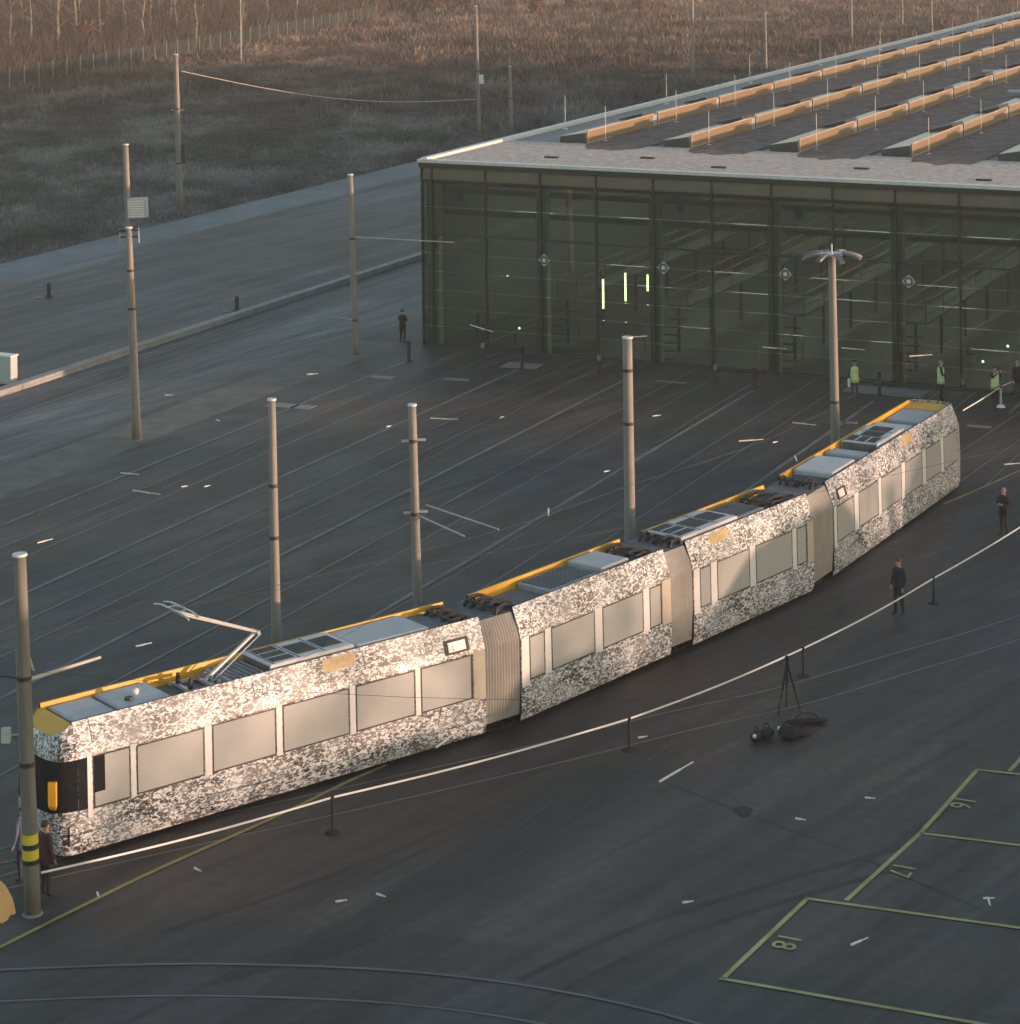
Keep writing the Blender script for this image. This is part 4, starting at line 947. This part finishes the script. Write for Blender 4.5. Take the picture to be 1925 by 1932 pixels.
person(1921, 756, 'person in dark clothes at the right edge near the hall', 'coal', 'jeans', hair='hair2', face=.3, hgt_=1.78)
person(87, 1692, 'person in dark maroon coat standing just behind the banded mast', 'maroon', 'coal', face=2.4, hgt_=1.76, spread=.075)
person(45, 1664, 'person in pale blue jacket left of the banded mast', 'sky_cloth', 'navy', face=-2.2, hgt_=1.78)

# yellow parasol at the left edge
g = G(-34, 1880); t = thing('yellow_umbrella', 'open yellow umbrella cut off by the left edge', 'umbrella', g, .2)
can = MB(); n = 8; R = []
AX = Matrix.Translation((0, 0, 2.55)) @ Matrix.Rotation(.28, 4, 'Y')
for k in range(6):
    q = k / 5; rr = .92 * math.sin(q * 1.25) / math.sin(1.25); zz = -.62 * (1 - math.cos(q * 1.25)) / (1 - math.cos(1.25)); ring = []
    for j in range(32):
        a = 2 * math.pi * j / 32; sc = 1 - .07 * q * (1 - abs(math.cos(a * n / 2))); ring.append(AX @ Vector((max(rr, .01) * sc * math.cos(a), max(rr, .01) * sc * math.sin(a), zz + .05 * q * (1 - abs(math.cos(a * n / 2))))))
    R.append(ring)
can.rings(R, cap=False); can.build('canopy', 'brolly', t, smooth=True)
for j in range(n):
    a = 2 * math.pi * j / n; P = [AX @ Vector((.92 * math.sin(q * 1.25) / math.sin(1.25) * math.cos(a), .92 * math.sin(q * 1.25) / math.sin(1.25) * math.sin(a), -.62 * (1 - math.cos(q * 1.25)) / (1 - math.cos(1.25)) - .015)) for q in np.linspace(.02, 1.02, 6)]; MB().path(P, .008, 5).build('rib', 'insul', t)
MB().tube((0, 0, 0), AX @ Vector((0, 0, .1)), .02, .018, 8).build('shaft', 'steel', t); MB().tube((0, 0, 0), (0, 0, .08), .25, .2, 14).build('foot', 'dark_metal', t)

# ------------------------------------------------------------------ field, fence, trees
def tufts(name, n, hmin, hmax, wd, region, m, label, cat, seed):
    r = np.random.default_rng(seed); P = region(r, n); n = len(P); nb_ = 3
    a = r.uniform(0, 2 * np.pi, (n, nb_)); hh = r.uniform(hmin, hmax, (n, nb_)); w = wd * r.uniform(.5, 1.3, (n, nb_))
    px = P[:, None, 0] + r.normal(0, .18, (n, nb_)); py = P[:, None, 1] + r.normal(0, .18, (n, nb_)); lean = r.normal(0, .3, (n, nb_, 2)) * hh[..., None]
    v = np.zeros((n, nb_, 3, 3)); v[..., 0, 0] = px - w * np.cos(a); v[..., 0, 1] = py - w * np.sin(a); v[..., 1, 0] = px + w * np.cos(a); v[..., 1, 1] = py + w * np.sin(a)
    v[..., 2, 0] = px + lean[..., 0]; v[..., 2, 1] = py + lean[..., 1]; v[..., 2, 2] = hh; v[..., :2, 2] = -.06
    v = v.reshape(-1, 3); k = len(v); me = bpy.data.meshes.new(name); me.vertices.add(k); me.vertices.foreach_set('co', v.ravel())
    me.loops.add(k); me.loops.foreach_set('vertex_index', np.arange(k, dtype=np.int32)); me.polygons.add(k // 3); me.polygons.foreach_set('loop_start', np.arange(0, k, 3, dtype=np.int32))
    me.update(); me.validate(); me.materials.append(M[m]); o = link(name, me); o['kind'] = 'stuff'; return tag(o, label, cat)
hu, hv = np.array(U[:2]), np.array(V[:2]); ho = np.array(HO[:2])
def reg_field(r, n):
    y = 140 * (500 / 140.) ** (r.uniform(0, 1, n) ** .8); x = r.uniform(-.24, .24, n) * y; P = np.stack([x, y], 1); d = P - ho; u = d @ hu; v = d @ hv
    return P[((u < -35.6) | (v > HL + 4))]
def reg_brush(r, n):
    y = r.uniform(215, 480, n); x = r.uniform(-.24, .24, n) * y; P = np.stack([x, y], 1); d = P - ho; u = d @ hu; v = d @ hv
    k = np.sin(x * .09 + 1) + np.sin(y * .06 + x * .04) + np.sin(x * .21 - y * .11); return P[((u < -38) | (v > HL + 6)) & (k + (y - 260) / 55. > r.normal(.4, .5, n))]
tufts('field_grass', 150000, .08, .36, .075, reg_field, 'grass', 'rough dry winter grass covering the field beyond the road', 'grass', 3)
tufts('heath_brush', 60000, .25, 1.0, .13, reg_brush, 'grass', 'russet bramble and heath brush across the back of the field', 'brush', 4)
fA, fB = G(-40, 178), G(720, 36)
def reg_wood(r, n):
    t = r.uniform(-.05, 1.5, n); k = r.uniform(1.5, 70, n) ** 1.; d = np.array((fB - fA).xy); L = np.linalg.norm(d); nn = np.array((-d[1], d[0])) / L
    return np.array(fA.xy) + t[:, None] * d + k[:, None] * nn
tufts('wood_thicket', 42000, .8, 4.2, .10, reg_wood, 'twig', 'tangled brown thicket filling the wood behind the fence', 'thicket', 6)
# fence
fa, fb = G(-40, 178), G(720, 36); fl = (fb - fa).length; fd = (fb - fa).normalized()
ft = thing('mesh_fence', 'long wire mesh fence on pale posts below the bare trees', 'fence', fa, math.atan2(fd.y, fd.x))
n = int(fl / 3.4); pm = None
for k in range(n + 1):
    if pm is None:
        pm = MB().box(-.06, .06, -.06, .06, 0, 2.3).tube((0, 0, 2.28), (0, -.35, 2.6), .04, .035, 5).build('fence_post', 'fpost', ft)
        wm = MB().box(.06, 3.34, -.012, .012, .05, 2.2).build('mesh_panel', 'mesh', ft)
    else:
        c = pm.copy(); col.objects.link(c); c.parent = ft; c.location = (k * 3.4, 0, 0)
        if k < n: c = wm.copy(); col.objects.link(c); c.parent = ft; c.location = (k * 3.4, 0, 0)
# bare trees: a few shapes, copied
def tree_proto(seed, hh):
    r = random.Random(seed); t = thing('bare_tree', '', 'tree', (0, 0, -50))
    tr = MB(); P = [Vector((0, 0, -.2))]
    for k in range(1, 9): P.append(Vector((r.gauss(0, .12) * k * .5, r.gauss(0, .12) * k * .5, hh * k / 8)))
    R = []
    for k, p in enumerate(P):
        rad = .20 * (1 - k / 9.) + .03; R.append([p + Vector((rad * math.cos(a), rad * math.sin(a), 0)) for a in np.linspace(0, 2 * math.pi, 7, endpoint=False)])
    tr.rings(R); cw = MB()
    for k in range(34):
        z = r.uniform(.14, .98); i = min(7, int(z * 8)); p = P[i].lerp(P[i + 1], z * 8 - i); a = r.uniform(0, 6.28); ln = (1.25 - z) * r.uniform(1.6, 3.4)
        q = p + Vector((math.cos(a) * ln, math.sin(a) * ln, ln * r.uniform(.5, 1.1))); tr.tube(p, q, .045, .015, 4)
        for j in range(26):
            s = p.lerp(q, r.uniform(.25, 1.05)); e = s + Vector((r.gauss(0, .5), r.gauss(0, .5), r.uniform(.1, .9))); w = Vector((r.gauss(0, 1), r.gauss(0, 1), 0)).normalized() * .035
            kk = len(cw.v); cw.v += [tuple(s - w), tuple(s + w), tuple(e)]; cw.f.append((kk, kk + 1, kk + 2)); cw.m.append(0)
    tr.build('trunk', 'bark', t); cw.build('crown', 'twig', t); return t
protos = [tree_proto(10 + k, 13 + 1.3 * k) for k in range(4)]
used = [False] * 4; r = random.Random(5)
TX = [(188, 92), (205, 62), (270, 98), (282, 84), (322, 70), (334, 80), (370, 96), (383, 60), (418, 46), (455, 84), (462, 70), (505, 52), (560, 44), (610, 30), (650, 26), (700, 22), (742, 16), (790, 12), (838, 8), (20, 120), (60, 108), (110, 104), (142, 88), (150, 66), (235, 72),
      (40, 78), (95, 60), (300, 48), (345, 40), (530, 22), (580, 16), (-20, 110), (640, 8), (880, 4), (930, 2), (770, 2)]
for k, (x, y) in enumerate(TX):
    i = r.randrange(4); o = protos[i] if not used[i] else copy_tree(protos[i]); used[i] = True
    g = G(x, y); o.location = g; o.rotation_euler = (0, 0, r.uniform(0, 6.28)); s = r.uniform(.8, 1.25); o.scale = (s, s, s)
    tag(o, 'bare thin-trunked tree in the wood behind the mesh fence', 'tree', 'bare trees of the far wood')
for o, f in zip(protos, used):
    if not f: bpy.data.objects.remove(o)
# russet bushes under the trees
def bush_proto(seed):
    r = random.Random(seed); t = thing('russet_bush', '', 'bush', (0, 0, 0)); st = MB(); lf = MB()
    for k in range(14):
        a = r.uniform(0, 6.28); q = Vector((math.cos(a) * r.uniform(.3, 1.6), math.sin(a) * r.uniform(.3, 1.6), r.uniform(1.2, 3.4))); st.tube((0, 0, 0), q, .04, .012, 4)
        for j in range(60):
            p = q * r.uniform(.35, 1.05) + Vector((r.gauss(0, .35), r.gauss(0, .35), r.gauss(0, .3))); w = Vector((r.gauss(0, 1), r.gauss(0, 1), r.gauss(0, 1))).normalized() * .16; e = Vector((r.gauss(0, 1), r.gauss(0, 1), r.gauss(0, 1))).normalized() * .16
            kk = len(lf.v); lf.v += [tuple(p - w), tuple(p + e), tuple(p + w), tuple(p - e)]; lf.f.append((kk, kk + 1, kk + 2, kk + 3)); lf.m.append(0)
    st.build('stem', 'bark', t); lf.build('crown', 'leaf', t); return t
bp = [bush_proto(50), bush_proto(51), bush_proto(52)]; r = random.Random(9)
BX = [(15, 110), (38, 128), (64, 100), (82, 118), (104, 90), (125, 105), (165, 100), (225, 96), (252, 88), (300, 84), (352, 86), (400, 74), (430, 70), (480, 62), (530, 56), (585, 48), (625, 40), (672, 34), (50, 70), (85, 60), (130, 62), (720, 30), (760, 24), (820, 22), (870, 18), (960, 14), (1010, 26), (1080, 18), (1150, 30), (1210, 20)]
for k, (x, y) in enumerate(BX):
    i = k % 3; o = bp[i] if k < 3 else copy_tree(bp[i]); o.location = G(x, y); o.rotation_euler = (0, 0, r.uniform(0, 6.28)); s = r.uniform(.7, 1.25); o.scale = (s, s, s * r.uniform(.7, 1.1))
    tag(o, 'russet leafless bush at the edge of the far wood', 'bush', 'russet bushes along the wood')

# ------------------------------------------------------------------ unseen sheds beyond the right edge, shaped to cast shadows on the tram
SD = Vector((SUN_H.x, SUN_H.y)); SP = Vector((-SUN_H.y, SUN_H.x))
def shed(base, dist, prof, depth, lab):
    """gable-ended shed whose outline prof = [(offset across the light, height)] is set by the shade wanted on the tram"""
    t = thing('shade_shed', lab, 'shed', (*(base + SD * dist), 0), math.atan2(SD.y, SD.x), 'unseen sheds shaped to shade the tram')
    lo, hi = prof[0][0], prof[-1][0]
    pts = [(lo, 0)] + list(prof) + [(hi, 0)]
    MB().rings([[(0, a, z) for a, z in pts][::-1], [(depth, a, z) for a, z in pts][::-1]]).build('wall', 'brick', t)
    b = MB()
    for (a, z), (a2, z2) in zip(prof[:-1], prof[1:]):
        b.rings([[(-.3, a, z + .02), (-.3, a2, z2 + .02), (-.3, a2, z2 + .1), (-.3, a, z + .1)], [(depth + .3, a, z + .02), (depth + .3, a2, z2 + .02), (depth + .3, a2, z2 + .1), (depth + .3, a, z + .1)]])
    b.build('roof', 'tile', t)
    w = hi - lo; d = MB().box(-.05, -.005, lo + w * .4, lo + w * .6, 0, 2.3).build('door', 'dark_metal', t)
    for f in (.15, .75): MB().box(-.04, -.005, lo + w * f, lo + w * f + min(1.1, w * .12), 1.2, 2.2).build('window', 'bglass', t)
def across(p): return p.dot(SP)
def sec_pt(i, t): p, q = SEC[i]; return p + (q - p).normalized() * t
TD = 52.
def top(z): return z + TD * TAN_EL - .1
base0 = sec_pt(1, 0)
def prof(lst): return sorted([(across(sec_pt(i, t)) - across(base0), top(z)) for i, t, z in lst])
shed(base0, TD, prof([(0, 7.3, .15), (0, 8.6, .85), (0, 10.9, .85), (0, 11.9, .2)]), 12, 'low unseen brick shed added to shade the tram skirt, nearest the viewer')
shed(base0, TD, prof([(0, 12.92, .2), (1, .1, 1.35), (1, 3.75, 1.2), (1, 3.9, .1)]), 14, 'unseen brick shed with a lean-to roof added to shade the first bellows')
shed(base0, TD, prof([(2, .4, .3), (2, 3.3, 1.95), (2, 6.6, 2.3), (3, .7, 2.1), (3, 2.9, .2)]), 16, 'tall unseen gabled brick shed added to shade the tram windows')
shed(base0, TD, prof([(3, 6.6, .3), (3, 9.4, 2.4), (3, 13.5, 2.7), (3, 14.5, 1.0)]), 16, 'farthest unseen gabled shed added to shade the tram end')

ob = Vector(G(62, 1725).xy)  # unseen block added so the lower near mast falls in shade
tb = thing('shade_block', 'unseen flat-roofed block added beyond the right edge to shade the near mast', 'building', (*(ob + SD * 58), 0), math.atan2(SD.y, SD.x))
MB().box(0, 14, -26, 1.0, 0, 6.6 + 58 * TAN_EL).build('wall', 'brick', tb); MB().box(-.2, 14.2, -26.2, 1.2, 6.602 + 58 * TAN_EL, 6.8 + 58 * TAN_EL).build('roof', 'membrane', tb)
for a in range(8):
    for z in (1.2, 4.4, 7.4): MB().box(-.04, -.003, -25 + a * 3.2, -23.2 + a * 3.2, z, z + 1.5).build('window', 'bglass', tb)
r = random.Random(21)
src = [o for o in bpy.data.objects if o.name.startswith('bare_tree') and o.parent is None][:4]
for k in range(44):  # unseen tree screen added and sized to dim the sun on the tram
    o = copy_tree(src[k % len(src)]); ac = across(sec_pt(0, 0)) + 1.0 + k * .85; dd = r.uniform(95, 165)
    p = SP * ac + SD * (sec_pt(1, 0).dot(SD) + dd); o.location = (p.x, p.y, 0); sc = (4.7 + dd * TAN_EL + r.uniform(-2.2, .4)) / 16.; o.scale = (sc * 1.3, sc * 1.3, sc); o.rotation_euler = (0, 0, r.uniform(0, 6.28))
    tag(o, 'bare tree of the unseen row added to dim the sun on the tram', 'tree', 'unseen bare trees dimming the tram')

# ------------------------------------------------------------------ thin morning haze over the whole place
hz = MB(); hz.box(-3100, 3100, -700, 5100, -1.2, 30.)
haze_mat = bpy.data.materials.new('haze'); haze_mat.use_nodes = True; hn = haze_mat.node_tree.nodes; hn.remove(hn['Principled BSDF'])
pv = hn.new('ShaderNodeVolumePrincipled'); pv.inputs['Density'].default_value = .00036; pv.inputs['Color'].default_value = (.9, .92, .95, 1); pv.inputs['Anisotropy'].default_value = .2
haze_mat.node_tree.links.new(pv.outputs[0], hn['Material Output'].inputs['Volume'])
hz_o = hz.build('haze', haze_mat); hz_o['kind'] = 'stuff'; tag(hz_o, 'thin pale haze hanging over the whole yard', 'haze')
